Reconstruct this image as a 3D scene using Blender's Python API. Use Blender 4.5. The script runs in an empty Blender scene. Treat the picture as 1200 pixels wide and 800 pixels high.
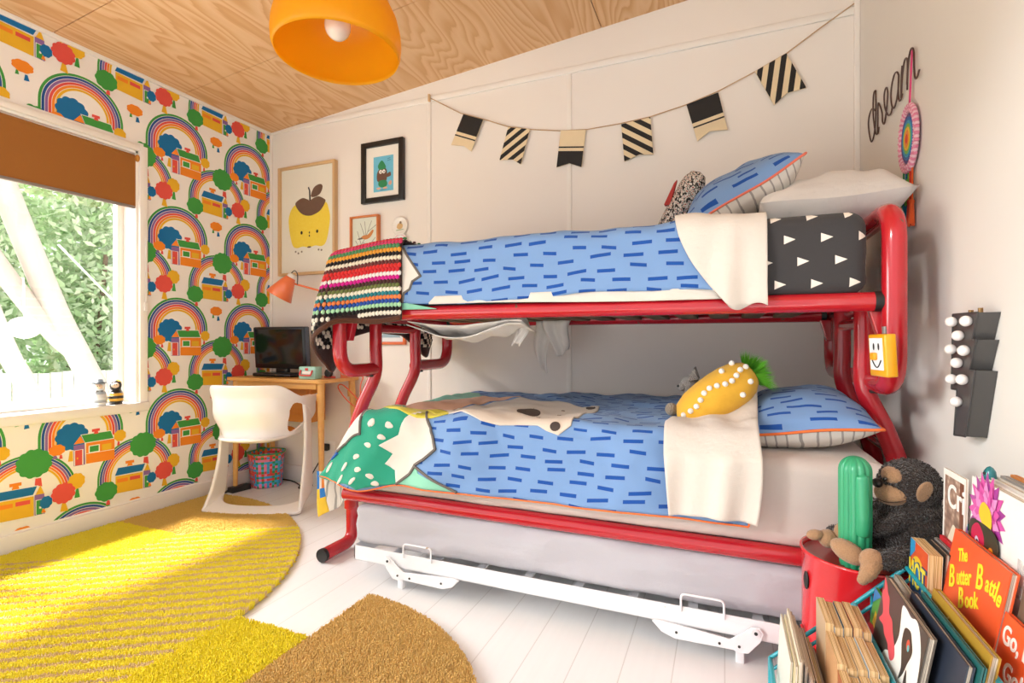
import bpy, bmesh, math, random
import numpy as np
from mathutils import Vector, Matrix, Euler, noise
random.seed(7)
PI = math.pi
COL = bpy.context.scene.collection
R = math.radians

# ------------------------------------------------------------------ materials
def lin(h):
    if isinstance(h, str):
        h = h.lstrip('#')
        v = [int(h[i:i+2], 16)/255 for i in (0, 2, 4)]
    else:
        v = list(h)
    return tuple(((c/12.92) if c <= .04045 else ((c+.055)/1.055)**2.4) for c in v) + (1.0,)

class NT:
    """small helper for building node materials"""
    def __init__(s, name):
        s.m = bpy.data.materials.new(name); s.m.use_nodes = True
        s.t = s.m.node_tree; s.b = s.t.nodes['Principled BSDF']; s.out = s.t.nodes['Material Output']
    def n(s, kind, **kw):
        o = s.t.nodes.new(kind)
        for k, v in kw.items():
            setattr(o, k, v)
        return o
    def l(s, a, b):
        s.t.links.new(a, b)
    def put(s, sock, v):
        if isinstance(v, (int, float, tuple, list)):
            sock.default_value = v
        else:
            s.l(v, sock)
    def M(s, op, a, b=None, c=None):
        o = s.n('ShaderNodeMath', operation=op)
        s.put(o.inputs[0], a)
        if b is not None: s.put(o.inputs[1], b)
        if c is not None: s.put(o.inputs[2], c)
        return o.outputs[0]
    def mix(s, f, a, b):
        o = s.n('ShaderNodeMix', data_type='RGBA')
        s.put(o.inputs[0], f); s.put(o.inputs[6], a); s.put(o.inputs[7], b)
        return o.outputs[2]
    def obj(s):
        return s.n('ShaderNodeTexCoord').outputs['Object']
    def uv(s):
        return s.n('ShaderNodeTexCoord').outputs['UV']
    def mapping(s, vec, scale=(1, 1, 1), rot=(0, 0, 0), loc=(0, 0, 0)):
        o = s.n('ShaderNodeMapping'); s.l(vec, o.inputs[0])
        o.inputs['Scale'].default_value = scale; o.inputs['Rotation'].default_value = rot; o.inputs['Location'].default_value = loc
        return o.outputs[0]
    def noise(s, vec, scale, detail=3, rough=.5):
        o = s.n('ShaderNodeTexNoise'); s.l(vec, o.inputs['Vector'])
        o.inputs['Scale'].default_value = scale; o.inputs['Detail'].default_value = detail; o.inputs['Roughness'].default_value = rough
        return o.outputs['Fac']
    def ramp(s, f, stops, const=False):
        o = s.n('ShaderNodeValToRGB'); s.l(f, o.inputs[0])
        cr = o.color_ramp
        if const: cr.interpolation = 'CONSTANT'
        while len(cr.elements) < len(stops): cr.elements.new(.5)
        for e, (p, c) in zip(cr.elements, stops):
            e.position = p; e.color = lin(c) if isinstance(c, str) else c
        return o.outputs[0]
    def bump(s, h, strength=.3, dist=.01):
        o = s.n('ShaderNodeBump'); s.l(h, o.inputs['Height'])
        o.inputs['Strength'].default_value = strength; o.inputs['Distance'].default_value = dist
        s.l(o.outputs[0], s.b.inputs['Normal'])
    def fin(s, col=None, rough=.6, metal=0, sheen=0, spec=None, coat=0):
        if col is not None: s.put(s.b.inputs['Base Color'], lin(col) if isinstance(col, str) else col)
        s.b.inputs['Roughness'].default_value = rough; s.b.inputs['Metallic'].default_value = metal
        s.b.inputs['Sheen Weight'].default_value = sheen; s.b.inputs['Coat Weight'].default_value = coat
        if spec is not None: s.b.inputs['Specular IOR Level'].default_value = spec
        return s.m

_mc = {}
def flat(col, rough=.6, metal=0, coat=0, var=.05, scale=30, spec=None):
    """plain coloured surface with a faint procedural variation"""
    k = (col, rough, metal, coat, var, scale, spec)
    if k in _mc: return _mc[k]
    t = NT('surface_' + col.lstrip('#'))
    f = t.noise(t.obj(), scale, 3)
    c = lin(col)
    lo = tuple(x*(1-var) for x in c[:3]) + (1,); hi = tuple(min(1, x*(1+var)) for x in c[:3]) + (1,)
    _mc[k] = t.fin(t.mix(f, lo, hi), rough, metal, coat=coat, spec=spec)
    return _mc[k]

def cloth(col, rough=.9, fine=900, bump=.25, wr=7, wamp=.0, sheen=.15):
    k = ('cloth', col, fine, bump, wr, wamp)
    if k in _mc: return _mc[k]
    t = NT('cloth_' + col.lstrip('#'))
    v = t.obj()
    f = t.noise(v, fine, 2); g = t.noise(v, wr, 5, .55)
    c = lin(col)
    t.bump(t.M('ADD', t.M('MULTIPLY', f, .15), t.M('MULTIPLY', g, 1.0)), bump, .03)
    _mc[k] = t.fin(t.mix(f, tuple(x*.93 for x in c[:3])+(1,), c), rough, sheen=sheen, spec=.2)
    return _mc[k]

def fur(col, scale=160, strength=.9, dist=.006, var=.35):
    k = ('fur', col, scale)
    if k in _mc: return _mc[k]
    t = NT('plush_' + col.lstrip('#'))
    v = t.obj()
    o = t.n('ShaderNodeTexVoronoi'); t.l(v, o.inputs['Vector']); o.inputs['Scale'].default_value = scale
    f = t.noise(v, scale*1.7, 3)
    c = lin(col)
    t.bump(t.M('ADD', o.outputs['Distance'], f), strength, dist)
    _mc[k] = t.fin(t.mix(f, tuple(x*(1-var) for x in c[:3])+(1,), tuple(min(1, x*(1+var)) for x in c[:3])+(1,)), .95, sheen=.3, spec=.1)
    return _mc[k]

# ------------------------------------------------------------------ mesh builder
def catmull(pts, n=8, closed=False):
    P = [Vector(p) for p in pts]; out = []; m = len(P)
    rng = range(m if closed else m-1)
    for i in rng:
        if closed: a, b, c, d = P[(i-1) % m], P[i], P[(i+1) % m], P[(i+2) % m]
        else: a, b, c, d = P[max(i-1, 0)], P[i], P[i+1], P[min(i+2, m-1)]
        for k in range(n):
            t = k/n
            out.append(.5*((2*b)+(c-a)*t+(2*a-5*b+4*c-d)*t*t+(3*b-a-3*c+d)*t**3))
    if not closed: out.append(P[-1])
    return out

def fillet(pts, rad, n=8):
    P = [Vector(p) for p in pts]; out = [P[0]]
    for i in range(1, len(P)-1):
        a = (P[i-1]-P[i]); b = (P[i+1]-P[i])
        r = min(rad, a.length*.49, b.length*.49)
        s = P[i]+a.normalized()*r; e = P[i]+b.normalized()*r
        for k in range(n+1):
            t = k/n
            out.append((1-t)**2*s+2*t*(1-t)*P[i]+t*t*e)
    out.append(P[-1])
    return out

class MB:
    def __init__(s):
        s.v = []; s.f = []; s.mi = []; s.sm = []; s.mats = []; s.uvs = {}
    def mid(s, m):
        if m not in s.mats: s.mats.append(m)
        return s.mats.index(m)
    def add(s, verts, faces, m, smooth=False, uv=None):
        o = len(s.v); k = s.mid(m)
        s.v.extend([tuple(p) for p in verts])
        for f in faces:
            s.f.append(tuple(i+o for i in f)); s.mi.append(k); s.sm.append(smooth)
        if uv:
            for i, q in enumerate(uv): s.uvs[o+i] = q
        return o
    def addbm(s, bm, m, smooth=False, M=None):
        bm.verts.ensure_lookup_table()
        vs = [(M @ v.co) if M else v.co.copy() for v in bm.verts]
        s.add(vs, [[v.index for v in f.verts] for f in bm.faces], m, smooth)
        bm.free()
    def box(s, c, size, m, rot=None, bevel=0, seg=2):
        bm = bmesh.new()
        bmesh.ops.create_cube(bm, size=1)
        for v in bm.verts: v.co = Vector((v.co.x*size[0], v.co.y*size[1], v.co.z*size[2]))
        if bevel:
            bmesh.ops.bevel(bm, geom=bm.edges[:], offset=bevel, segments=seg, affect='EDGES', profile=.5)
        bm.verts.index_update()
        M = Matrix.Translation(Vector(c)) @ (rot.to_4x4() if rot else Matrix())
        s.addbm(bm, m, bool(bevel), M)
    def bb(s, a, b, m, bevel=0):
        s.box([(a[i]+b[i])/2 for i in range(3)], [abs(b[i]-a[i]) for i in range(3)], m, bevel=bevel)
    def tube(s, pts, r, m, n=10, closed=False, caps=True, uvs=False):
        P = [Vector(p) for p in pts]
        Q = [P[0]]
        rr = list(r) if isinstance(r, (list, tuple)) else [r]*len(P)
        RR = [rr[0]]
        for i in range(1, len(P)):
            if (P[i]-Q[-1]).length > 1e-6: Q.append(P[i]); RR.append(rr[i])
        P, rr = Q, RR; L = len(P)
        if closed and (P[0]-P[-1]).length < 1e-6: P.pop(); rr.pop(); L -= 1
        tan = []
        for i in range(L):
            if closed: t = P[(i+1) % L]-P[i-1]
            else: t = P[min(i+1, L-1)]-P[max(i-1, 0)]
            tan.append(t.normalized() if t.length > 1e-9 else Vector((0, 0, 1)))
        a = Vector((0, 0, 1)) if abs(tan[0].z) < .9 else Vector((1, 0, 0))
        u = (a - tan[0]*a.dot(tan[0])).normalized()
        vs = []
        for i in range(L):
            u = (u - tan[i]*u.dot(tan[i]))
            u = u.normalized() if u.length > 1e-6 else tan[i].orthogonal().normalized()
            w = tan[i].cross(u)
            for k in range(n):
                an = 2*PI*k/n
                vs.append(P[i]+(u*math.cos(an)+w*math.sin(an))*rr[i])
        fs = []
        for i in range(L if closed else L-1):
            j = (i+1) % L
            for k in range(n):
                k2 = (k+1) % n
                fs.append((i*n+k, i*n+k2, j*n+k2, j*n+k))
        s.add(vs, fs, m, True)
        if caps and not closed:
            s.add(vs[:n], [tuple(range(n-1, -1, -1))], m); s.add(vs[-n:], [tuple(range(n))], m)
    def lathe(s, prof, c, m, n=24, axis=None, cap=False):
        M = axis.to_3x3() if axis else Matrix.Identity(3)
        c = Vector(c); vs = []; fs = []; L = len(prof)
        for (r, z) in prof:
            for k in range(n):
                an = 2*PI*k/n
                vs.append(c + M @ Vector((r*math.cos(an), r*math.sin(an), z)))
        for i in range(L-1):
            for k in range(n):
                k2 = (k+1) % n
                fs.append((i*n+k, i*n+k2, (i+1)*n+k2, (i+1)*n+k))
        s.add(vs, fs, m, True)
        if cap:
            s.add(vs[:n], [tuple(range(n-1, -1, -1))], m); s.add(vs[-n:], [tuple(range(n))], m)
    def ell(s, c, rad, m, rot=None, nu=20, nv=12, fn=None):
        c = Vector(c); M = rot.to_3x3() if rot else Matrix.Identity(3)
        if isinstance(rad, (int, float)): rad = (rad,)*3
        vs = []; fs = []
        for j in range(nv+1):
            th = PI*j/nv
            for k in range(nu):
                ph = 2*PI*k/nu
                d = Vector((math.sin(th)*math.cos(ph), math.sin(th)*math.sin(ph), math.cos(th)))
                q = Vector((d.x*rad[0], d.y*rad[1], d.z*rad[2]))
                if fn: q = fn(q, d)
                vs.append(c + M @ q)
        for j in range(nv):
            for k in range(nu):
                k2 = (k+1) % nu
                fs.append((j*nu+k, (j+1)*nu+k, (j+1)*nu+k2, j*nu+k2))
        s.add(vs, fs, m, True)
    def grid(s, fn, nu, nv, m, uvf=None, smooth=True, closed_u=False):
        vs = []; uv = []; fs = []
        nu1 = nu if closed_u else nu+1
        for j in range(nv+1):
            for i in range(nu1):
                a, b = i/nu, j/nv
                vs.append(fn(a, b)); uv.append(uvf(a, b) if uvf else (a, b))
        for j in range(nv):
            for i in range(nu):
                i2 = (i+1) % nu1
                fs.append((j*nu1+i, j*nu1+i2, (j+1)*nu1+i2, (j+1)*nu1+i))
        s.add(vs, fs, m, smooth, uv)
    def poly(s, pts, m, flip=False):
        s.add(pts, [tuple(range(len(pts)))[::-1] if flip else tuple(range(len(pts)))], m)
    def prism(s, pts, d, m, bevel=0):
        """pts: planar 3D outline, d: extrusion vector"""
        bm = bmesh.new(); d = Vector(d)
        v1 = [bm.verts.new(Vector(p)) for p in pts]; v2 = [bm.verts.new(Vector(p)+d) for p in pts]
        n = len(pts)
        bm.faces.new(v1[::-1]); bm.faces.new(v2)
        for i in range(n): bm.faces.new((v1[i], v1[(i+1) % n], v2[(i+1) % n], v2[i]))
        bmesh.ops.recalc_face_normals(bm, faces=bm.faces[:])
        if bevel: bmesh.ops.bevel(bm, geom=bm.edges[:], offset=bevel, segments=2, affect='EDGES', profile=.5)
        bm.verts.index_update()
        s.addbm(bm, m, False)
    def conform(s, poly2, step, fn, m, uvf=None):
        """a 2D outline laid on the surface fn(s,t)"""
        bm = bmesh.new()
        if sum(poly2[i-1][0]*poly2[i][1]-poly2[i][0]*poly2[i-1][1] for i in range(len(poly2))) < 0: poly2 = poly2[::-1]
        vs = [bm.verts.new((p[0], p[1], 0)) for p in poly2]
        f = bm.faces.new(vs); f.normal_update()
        bmesh.ops.triangulate(bm, faces=[f], ngon_method='EAR_CLIP')
        for ax in (0, 1):
            lo = min(p[ax] for p in poly2); hi = max(p[ax] for p in poly2)
            k = math.ceil(lo/step)*step
            while k < hi:
                co = [0, 0, 0]; no = [0, 0, 0]; co[ax] = k; no[ax] = 1
                bmesh.ops.bisect_plane(bm, geom=bm.verts[:]+bm.edges[:]+bm.faces[:], plane_co=co, plane_no=no)
                k += step
        bm.verts.index_update()
        st = [(v.co.x, v.co.y) for v in bm.verts]
        s.add([fn(*q) for q in st], [[v.index for v in f.verts] for f in bm.faces], m, True, st)
        bm.free()
    def xf(s, M):
        s.v = [tuple(M @ Vector(p)) for p in s.v]; return s

def world_loc(o):
    l = Vector((0, 0, 0))
    while o is not None: l = l + o.location; o = o.parent
    return l

def obj(name, mb, parent=None, loc=None, mods=None):
    """link a builder as ONE mesh object; vertices are given in room coordinates"""
    me = bpy.data.meshes.new(name)
    org = world_loc(parent) if parent else Vector(loc or (0, 0, 0))
    vs = np.array(mb.v, dtype=np.float64) - np.array(org)
    me.from_pydata(vs.tolist(), [], mb.f)
    for m in mb.mats: me.materials.append(m)
    me.polygons.foreach_set('material_index', mb.mi)
    me.polygons.foreach_set('use_smooth', mb.sm)
    if mb.uvs:
        ul = me.uv_layers.new(name='UVMap')
        arr = np.zeros((len(me.vertices), 2))
        for k, q in mb.uvs.items(): arr[k] = q
        idx = np.zeros(len(me.loops), dtype=np.int32); me.loops.foreach_get('vertex_index', idx)
        ul.data.foreach_set('uv', arr[idx].ravel())
    me.update()
    o = bpy.data.objects.new(name, me); COL.objects.link(o)
    if parent: o.parent = parent
    else: o.location = org
    return o

def tag(o, label=None, cat=None, group=None, kind=None):
    if label: o['label'] = label
    if cat: o['category'] = cat
    if group: o['group'] = group
    if kind: o['kind'] = kind
    return o

def thing(name, label, cat, loc, group=None):
    o = bpy.data.objects.new(name, None); COL.objects.link(o)
    o.location = loc; o.empty_display_size = .05
    return tag(o, label, cat, group)

def struct(name, mb, parent=None):
    o = obj(name, mb, parent)
    if not parent: o['kind'] = 'structure'
    return o

def solid(o, th, off=-1):
    m = o.modifiers.new('thickness', 'SOLIDIFY'); m.thickness = th; m.offset = off
    return o
def subsurf(o, n=1):
    m = o.modifiers.new('smooth', 'SUBSURF'); m.levels = n; m.render_levels = n
    return o

def text_mb(txt, size, M, m, depth=.0006, mb=None, xs=1.0, bold=0):
    """lettering as mesh; M places the text plane (x right, y up)"""
    cu = bpy.data.curves.new('lettering', 'FONT'); cu.body = txt; cu.size = size; cu.extrude = depth; cu.offset = bold
    to = bpy.data.objects.new('lettering', cu); COL.objects.link(to)
    bpy.context.view_layer.update()
    dg = bpy.context.evaluated_depsgraph_get()
    me = to.evaluated_get(dg).to_mesh()
    mb = mb or MB()
    S = Matrix.Diagonal((xs, 1, 1, 1))
    mb.add([M @ S @ v.co for v in me.vertices], [tuple(p.vertices) for p in me.polygons], m)
    to.evaluated_get(dg).to_mesh_clear()
    bpy.data.objects.remove(to); bpy.data.curves.remove(cu)
    return mb

def frame(o, x, y):
    """matrix with origin o, plane axes x and y"""
    x = Vector(x).normalized(); y = Vector(y); y = (y-x*y.dot(x)).normalized(); z = x.cross(y)
    M = Matrix.Identity(4)
    for i in range(3): M[i][0], M[i][1], M[i][2], M[i][3] = x[i], y[i], z[i], o[i]
    return M
def nz(x, y, z=0, s=1.0):
    return noise.noise(Vector((x*s, y*s, z*s)))
def sstep(a, b, x):
    t = max(0, min(1, (x-a)/(b-a))); return t*t*(3-2*t)
# ------------------------------------------------------------------ room dimensions (camera stands at x=0, y=0)
XL, XR, YB, YF = -3.012, .5624, 2.75, -.45      # left / right wall faces, back wall face, front end of the built room
CA = .085                                        # rake of the ceiling towards the right
def ceil_z(x): return 2.465 + CA*(x-XL)

WHITE = flat('#f1ebe4', .55, var=.015, scale=3)
TRIM = flat('#f4f0ea', .45, var=.01, scale=5)

def m_floor():
    t = NT('white_painted_floor_boards'); v = t.obj()
    sx = t.n('ShaderNodeSeparateXYZ'); t.l(v, sx.inputs[0])
    q = t.M('FRACT', t.M('DIVIDE', sx.outputs[0], .142))
    seam = t.M('LESS_THAN', t.M('ABSOLUTE', t.M('SUBTRACT', q, .5)), .488)
    gr = t.noise(t.mapping(v, (60, 2.5, 1)), 1.0, 4)
    col = t.mix(gr, lin('#f1f1f0'), lin('#f7f7f6'))
    col = t.mix(seam, lin('#dedcd9'), col)
    h = t.M('ADD', t.M('MULTIPLY', seam, .5), t.M('MULTIPLY', gr, .1)); t.bump(h, .35, .004)
    return t.fin(col, .32, spec=.45)
def m_ply():
    t = NT('clear_finished_plywood'); v = t.obj()
    # growth-ring contours: level lines of a stretched noise
    w = t.mapping(v, (2.6, .42, 2.6))
    n1 = t.noise(w, 1.15, 2, .45)
    n2 = t.noise(t.mapping(v, (38, 1.6, 38)), 1, 3)
    q = t.M('FRACT', t.M('ADD', t.M('MULTIPLY', n1, 28), t.M('MULTIPLY', n2, .55)))
    line = t.ramp(q, [(0, '#c9935e'), (.14, '#cf9a66'), (.42, '#dcb283'), (.75, '#e4be92'), (.93, '#dfb385'), (1, '#c9935e')])
    n3 = t.noise(t.mapping(v, (120, 5, 120)), 1, 2)
    col = t.mix(t.M('MULTIPLY', n3, .30), line, lin('#d3a272'))
    n4 = t.noise(v, .9, 2)
    col = t.mix(t.M('MULTIPLY', n4, .35), col, lin('#e8c6a0'))
    return t.fin(col, .5, spec=.3)
PLY = m_ply()

# floor
b = MB(); b.bb((XL-.3, YF, -.1), (XR+.1, YB+.1, 0), m_floor()); struct('floor', b)

# raked plywood ceiling: separate sheets set with fine dark gaps over a dark backing
b = MB()
DK = flat('#6b4a2a', .8)
def cpt(x, y, dz=0): return (x, y, ceil_z(x)+dz)
xs = [XL-.05, -.615, XR+.1]; ysL = [YF, .26, 1.445, 2.10, YB+.05]; ysR = [YF, 1.0, YB+.05]
g = .0022
for k in range(2):
    yy = (ysL, ysR)[k]
    for j in range(len(yy)-1):
        x0, x1, y0, y1 = xs[k]+g, xs[k+1]-g, yy[j]+g, yy[j+1]-g
        b.prism([cpt(x0, y0), cpt(x1, y0), cpt(x1, y1), cpt(x0, y1)], (0, 0, .012), PLY)
b.prism([cpt(xs[0], YF, .012), cpt(xs[2], YF, .012), cpt(xs[2], YB+.05, .012), cpt(xs[0], YB+.05, .012)], (0, 0, .05), DK)
struct('ceiling', b)

# back wall and its battens
b = MB(); b.bb((XL-.1, YB, 0), (XR+.1, YB+.1, 2.95), WHITE); struct('wall_back', b)
n = 1
b = MB(); b.bb((XL, YB-.012, 2.455), (XR, YB, 2.49), TRIM, .003); struct('trim_1', b)
for x in (-1.695, -.796):
    n += 1
    b = MB(); b.bb((x-.014, YB-.007, .0), (x+.014, YB, 2.455), TRIM, .002); struct('trim_%d' % n, b)
b = MB(); b.bb((XR-.022, YB-.02, 0), (XR, YB, 2.90), TRIM, .003); struct('trim_4', b)
b = MB(); b.bb((XL, YB-.018, 0), (XL+.018, YB, 2.46), TRIM, .003); struct('trim_5', b)
b = MB(); b.bb((XL+.012, YB-.014, 0), (XR, YB, .11), TRIM, .003); struct('baseboard_back', b)

# right wall
b = MB(); b.bb((XR, YF, 0), (XR+.1, YB+.1, 2.95), flat('#e5e2dc', .6, var=.015, scale=3)); struct('wall_right', b)
b = MB(); b.bb((XR-.014, YF, 0), (XR, YB-.02, .11), TRIM, .003); struct('baseboard_right', b)

# ------------------------------------------------------------------ left wall: window opening and printed wallpaper
WY0, WY1, WZ0, WZ1 = .05, 1.842, .635, 2.03       # opening
def m_paper():
    t = NT('wallpaper_cream'); v = t.obj()
    f = t.noise(v, 4, 3)
    return t.fin(t.mix(f, lin('#f2ede7'), lin('#f6f2ed')), .7, spec=.25)
PAPER = m_paper()
PC = dict(green='#459c47', blue='#1b70a8', navy='#2c5699', purple='#8f6aa5', coral='#e2574c', orange='#f08c2b', yellow='#e9b62f', white='#f6efe5')
PM = {k: (PAPER if k == 'white' else flat(c, .7, var=.05, scale=25, spec=.25)) for k, c in PC.items()}
WP = [
    ('A',),
    ('B',),
    ('C','blue',-0.038,-0.198,0.073,0.0695,11),
    ('C','orange',-0.101,-0.254,0.035,0.028,8),
    ('P','purple',[(-0.115,-0.28),(-0.104,-0.28),(-0.098,-0.295),(-0.12,-0.295)]),
    ('P','coral',[(-0.09,-0.28),(-0.081,-0.28),(-0.078,-0.299),(-0.093,-0.299)]),
    ('P','yellow',[(-0.049,-0.269),(-0.036,-0.269),(-0.034,-0.322),(-0.056,-0.32)]),
    ('P','orange',[(-0.032,-0.239),(-0.003,-0.201),(0.016,-0.238)]),
    ('P','white',[(-0.003,-0.195),(0.137,-0.194),(0.154,-0.24),(0.018,-0.241)]),
    ('P','green',[(0.001,-0.198),(0.136,-0.197),(0.149,-0.237),(0.018,-0.238)]),
    ('P','purple',[(-0.032,-0.245),(0.016,-0.245),(0.018,-0.349),(-0.032,-0.348)]),
    ('P','white',[(-0.03,-0.269),(0.01,-0.269),(0.01,-0.347),(-0.03,-0.346)]),
    ('P','coral',[(-0.026,-0.271),(0.005,-0.271),(0.005,-0.347),(-0.026,-0.346)]),
    ('P','yellow',[(-0.019,-0.307),(-0.013,-0.307),(-0.013,-0.316),(-0.019,-0.316)]),
    ('P','orange',[(0.022,-0.242),(0.154,-0.241),(0.154,-0.351),(0.022,-0.347)]),
    ('P','white',[(0.033,-0.257),(0.084,-0.257),(0.084,-0.296),(0.033,-0.295)]),
    ('P','green',[(0.038,-0.261),(0.079,-0.261),(0.079,-0.291),(0.038,-0.291)]),
    ('P','yellow',[(0.094,-0.261),(0.139,-0.261),(0.139,-0.293),(0.094,-0.293)]),
    ('P','white',[(0.022,-0.295),(0.154,-0.296),(0.154,-0.299),(0.022,-0.297)]),
    ('P','coral',[(0.048,-0.175),(0.084,-0.174),(0.084,-0.188),(0.075,-0.188),(0.078,-0.201),(0.056,-0.201),(0.059,-0.189),(0.048,-0.189)]),
    ('P','coral',[(0.169,-0.26),(0.178,-0.26),(0.18,-0.281),(0.166,-0.281)]),
    ('C','yellow',0.181,-0.229,0.031,0.032,8),
    ('P','green',[(0.232,-0.094),(0.239,-0.094),(0.243,-0.114),(0.228,-0.116)]),
    ('P','blue',[(0.265,-0.103),(0.275,-0.103),(0.282,-0.129),(0.261,-0.132)]),
    ('C','orange',0.256,-0.07,0.043,0.0295,8),
    ('P','coral',[(0.304,-0.371),(0.326,-0.372),(0.33,-0.414),(0.301,-0.402)]),
    ('C','green',0.3,-0.299,0.072,0.0695,12),
    ('P','yellow',[(0.304,-0.448),(0.323,-0.407),(0.338,-0.45)]),
    ('P','white',[(0.169,-0.399),(0.315,-0.405),(0.301,-0.449),(0.151,-0.441)]),
    ('P','blue',[(0.171,-0.402),(0.31,-0.408),(0.295,-0.445),(0.155,-0.441)]),
    ('P','orange',[(0.208,-0.373),(0.252,-0.374),(0.252,-0.389),(0.241,-0.389),(0.244,-0.403),(0.216,-0.402),(0.22,-0.388),(0.208,-0.388)]),
    ('P','yellow',[(0.158,-0.445),(0.297,-0.452),(0.297,-0.545),(0.158,-0.536)]),
    ('P','orange',[(0.166,-0.461),(0.22,-0.464),(0.22,-0.483),(0.166,-0.481)]),
    ('P','coral',[(0.23,-0.462),(0.284,-0.465),(0.284,-0.484),(0.23,-0.482)]),
    ('P','purple',[(0.301,-0.448),(0.338,-0.45),(0.34,-0.547),(0.301,-0.544)]),
    ('P','white',[(0.304,-0.473),(0.334,-0.475),(0.334,-0.544),(0.304,-0.542)]),
    ('P','green',[(0.307,-0.476),(0.331,-0.477),(0.331,-0.544),(0.307,-0.542)]),
    ('P','white',[(0.318,-0.507),(0.326,-0.508),(0.326,-0.518),(0.318,-0.517)]),
    ('P','orange',[(0.331,-0.522),(0.338,-0.523),(0.344,-0.542),(0.326,-0.54)]),
    ('C','blue',0.345,-0.494,0.0255,0.0305,8),
    ('P','green',[(0.469,-0.462),(0.478,-0.462),(0.485,-0.508),(0.461,-0.507)]),
    ('C','yellow',0.47,-0.424,0.0385,0.041,9),
    ('P','yellow',[(0.41,-0.514),(0.423,-0.515),(0.435,-0.561),(0.401,-0.558)]),
    ('C','coral',0.415,-0.47,0.0515,0.052,11),
    ('P','coral',[(0.117,-0.561),(0.129,-0.562),(0.132,-0.586),(0.111,-0.584)]),
    ('C','green',0.114,-0.513,0.0545,0.052,9),
]

mot = MB()
def wp_arc(cy, cz, R0, R1, legL, legR, lev):
    bands = ['green', 'navy', 'purple', 'coral', 'orange', 'yellow']
    w = (R0-R1)/len(bands)
    for i, c in enumerate(bands):
        ro = R0-i*w; ri = ro-w*.82
        out = [(cy-ro, cz-legL)]+[(cy-ro*math.cos(PI*k/40), cz+ro*math.sin(PI*k/40)) for k in range(41)]+[(cy+ro, cz-legR)]
        inn = [(cy-ri, cz-legL)]+[(cy-ri*math.cos(PI*k/40), cz+ri*math.sin(PI*k/40)) for k in range(41)]+[(cy+ri, cz-legR)]
        for k in range(len(out)-1):
            yield c, [out[k], out[k+1], inn[k+1], inn[k]], lev
def wp_cell():
    lev = 0
    for e in WP:
        if e[0] == 'A': yield from wp_arc(.010, -.190, .187, .104, .062, .03, 0)
        elif e[0] == 'B': yield from wp_arc(.272, -.452, .199, .131, .03, -.02, 0)
        elif e[0] == 'P':
            lev += 1; yield e[1], e[2], lev
        else:
            lev += 1
            _, c, cy, cz, ry, rz, n = e
            pts = []
            for k in range(n*6):
                a = 2*PI*k/(n*6)+.3
                s = .90+.10*abs(math.sin(a*n/2))
                pts.append((cy+ry*s*math.cos(a), cz+rz*s*math.sin(a)))
            yield c, pts, lev
CELL = list(wp_cell())
def wp_cut(pts, lo, hi, ax):
    """clip polygon to lo<=p[ax]<=hi"""
    for sgn, lim in ((1, lo), (-1, hi)):
        o = []
        for i in range(len(pts)):
            a, c = pts[i-1], pts[i]
            ia = sgn*(a[ax]-lim) >= 0; ic = sgn*(c[ax]-lim) >= 0
            if ia != ic:
                t = (lim-a[ax])/(c[ax]-a[ax]); o.append(tuple(a[k]+(c[k]-a[k])*t for k in (0, 1)))
            if ic: o.append(c)
        pts = o
        if len(pts) < 3: return []
    return pts
HOLE = (WY0-.05, WY1+.028, WZ0-.05, WZ1+.05)     # hidden behind the window frame
for i in range(-5, 3):
    for j in range(-2, 4):
        oy, oz = 2.059+.491*i, 1.239+.541*j
        for c, pts, lev in CELL:
            q0 = [(y+oy, z+oz) for y, z in pts]
            q0 = wp_cut(wp_cut(q0, .0, YB-.001, 0), .105, 2.445, 1)
            if not q0: continue
            parts = [q0]
            if min(p[0] for p in q0) < HOLE[1] and max(p[0] for p in q0) > HOLE[0] and min(p[1] for p in q0) < HOLE[3] and max(p[1] for p in q0) > HOLE[2]:
                mid = wp_cut(q0, HOLE[0], HOLE[1], 0)
                parts = [wp_cut(q0, -9, HOLE[0], 0), wp_cut(q0, HOLE[1], 9, 0)]
                if mid: parts += [wp_cut(mid, -9, HOLE[2], 1), wp_cut(mid, HOLE[3], 9, 1)]
            for q in parts:
                if len(q) >= 3:
                    x = XL+.0006+lev*.00007
                    q3 = [Vector((x, y, z)) for y, z in q]
                    nrm = Vector((0, 0, 0))
                    for k in range(len(q3)): nrm += q3[k-1].cross(q3[k])
                    mot.poly(q3 if nrm.x > 0 else q3[::-1], PM[c])
b = MB()
T = .16
b.bb((XL-T, YF, 0), (XL, WY0, 2.50), PAPER); b.bb((XL-T, WY1, 0), (XL, YB+.1, 2.50), PAPER)
b.bb((XL-T, WY0, 0), (XL, WY1, WZ0), PAPER); b.bb((XL-T, WY0, WZ1), (XL, WY1, 2.50), PAPER)
o = len(b.v)
for m in mot.mats: b.mid(m)
for f, mi, sm in zip(mot.f, mot.mi, mot.sm):
    b.f.append(tuple(k+o for k in f)); b.mi.append(b.mid(mot.mats[mi])); b.sm.append(False)
b.v += mot.v
struct('wall_left', b)
b = MB(); b.bb((XL, YF, 0), (XL+.016, YB-.014, .095), TRIM, .003); struct('baseboard_left', b)
b = MB(); b.bb((XL, YF, 2.445), (XL+.014, YB, 2.470), TRIM, .002); struct('trim_6', b)

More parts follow.
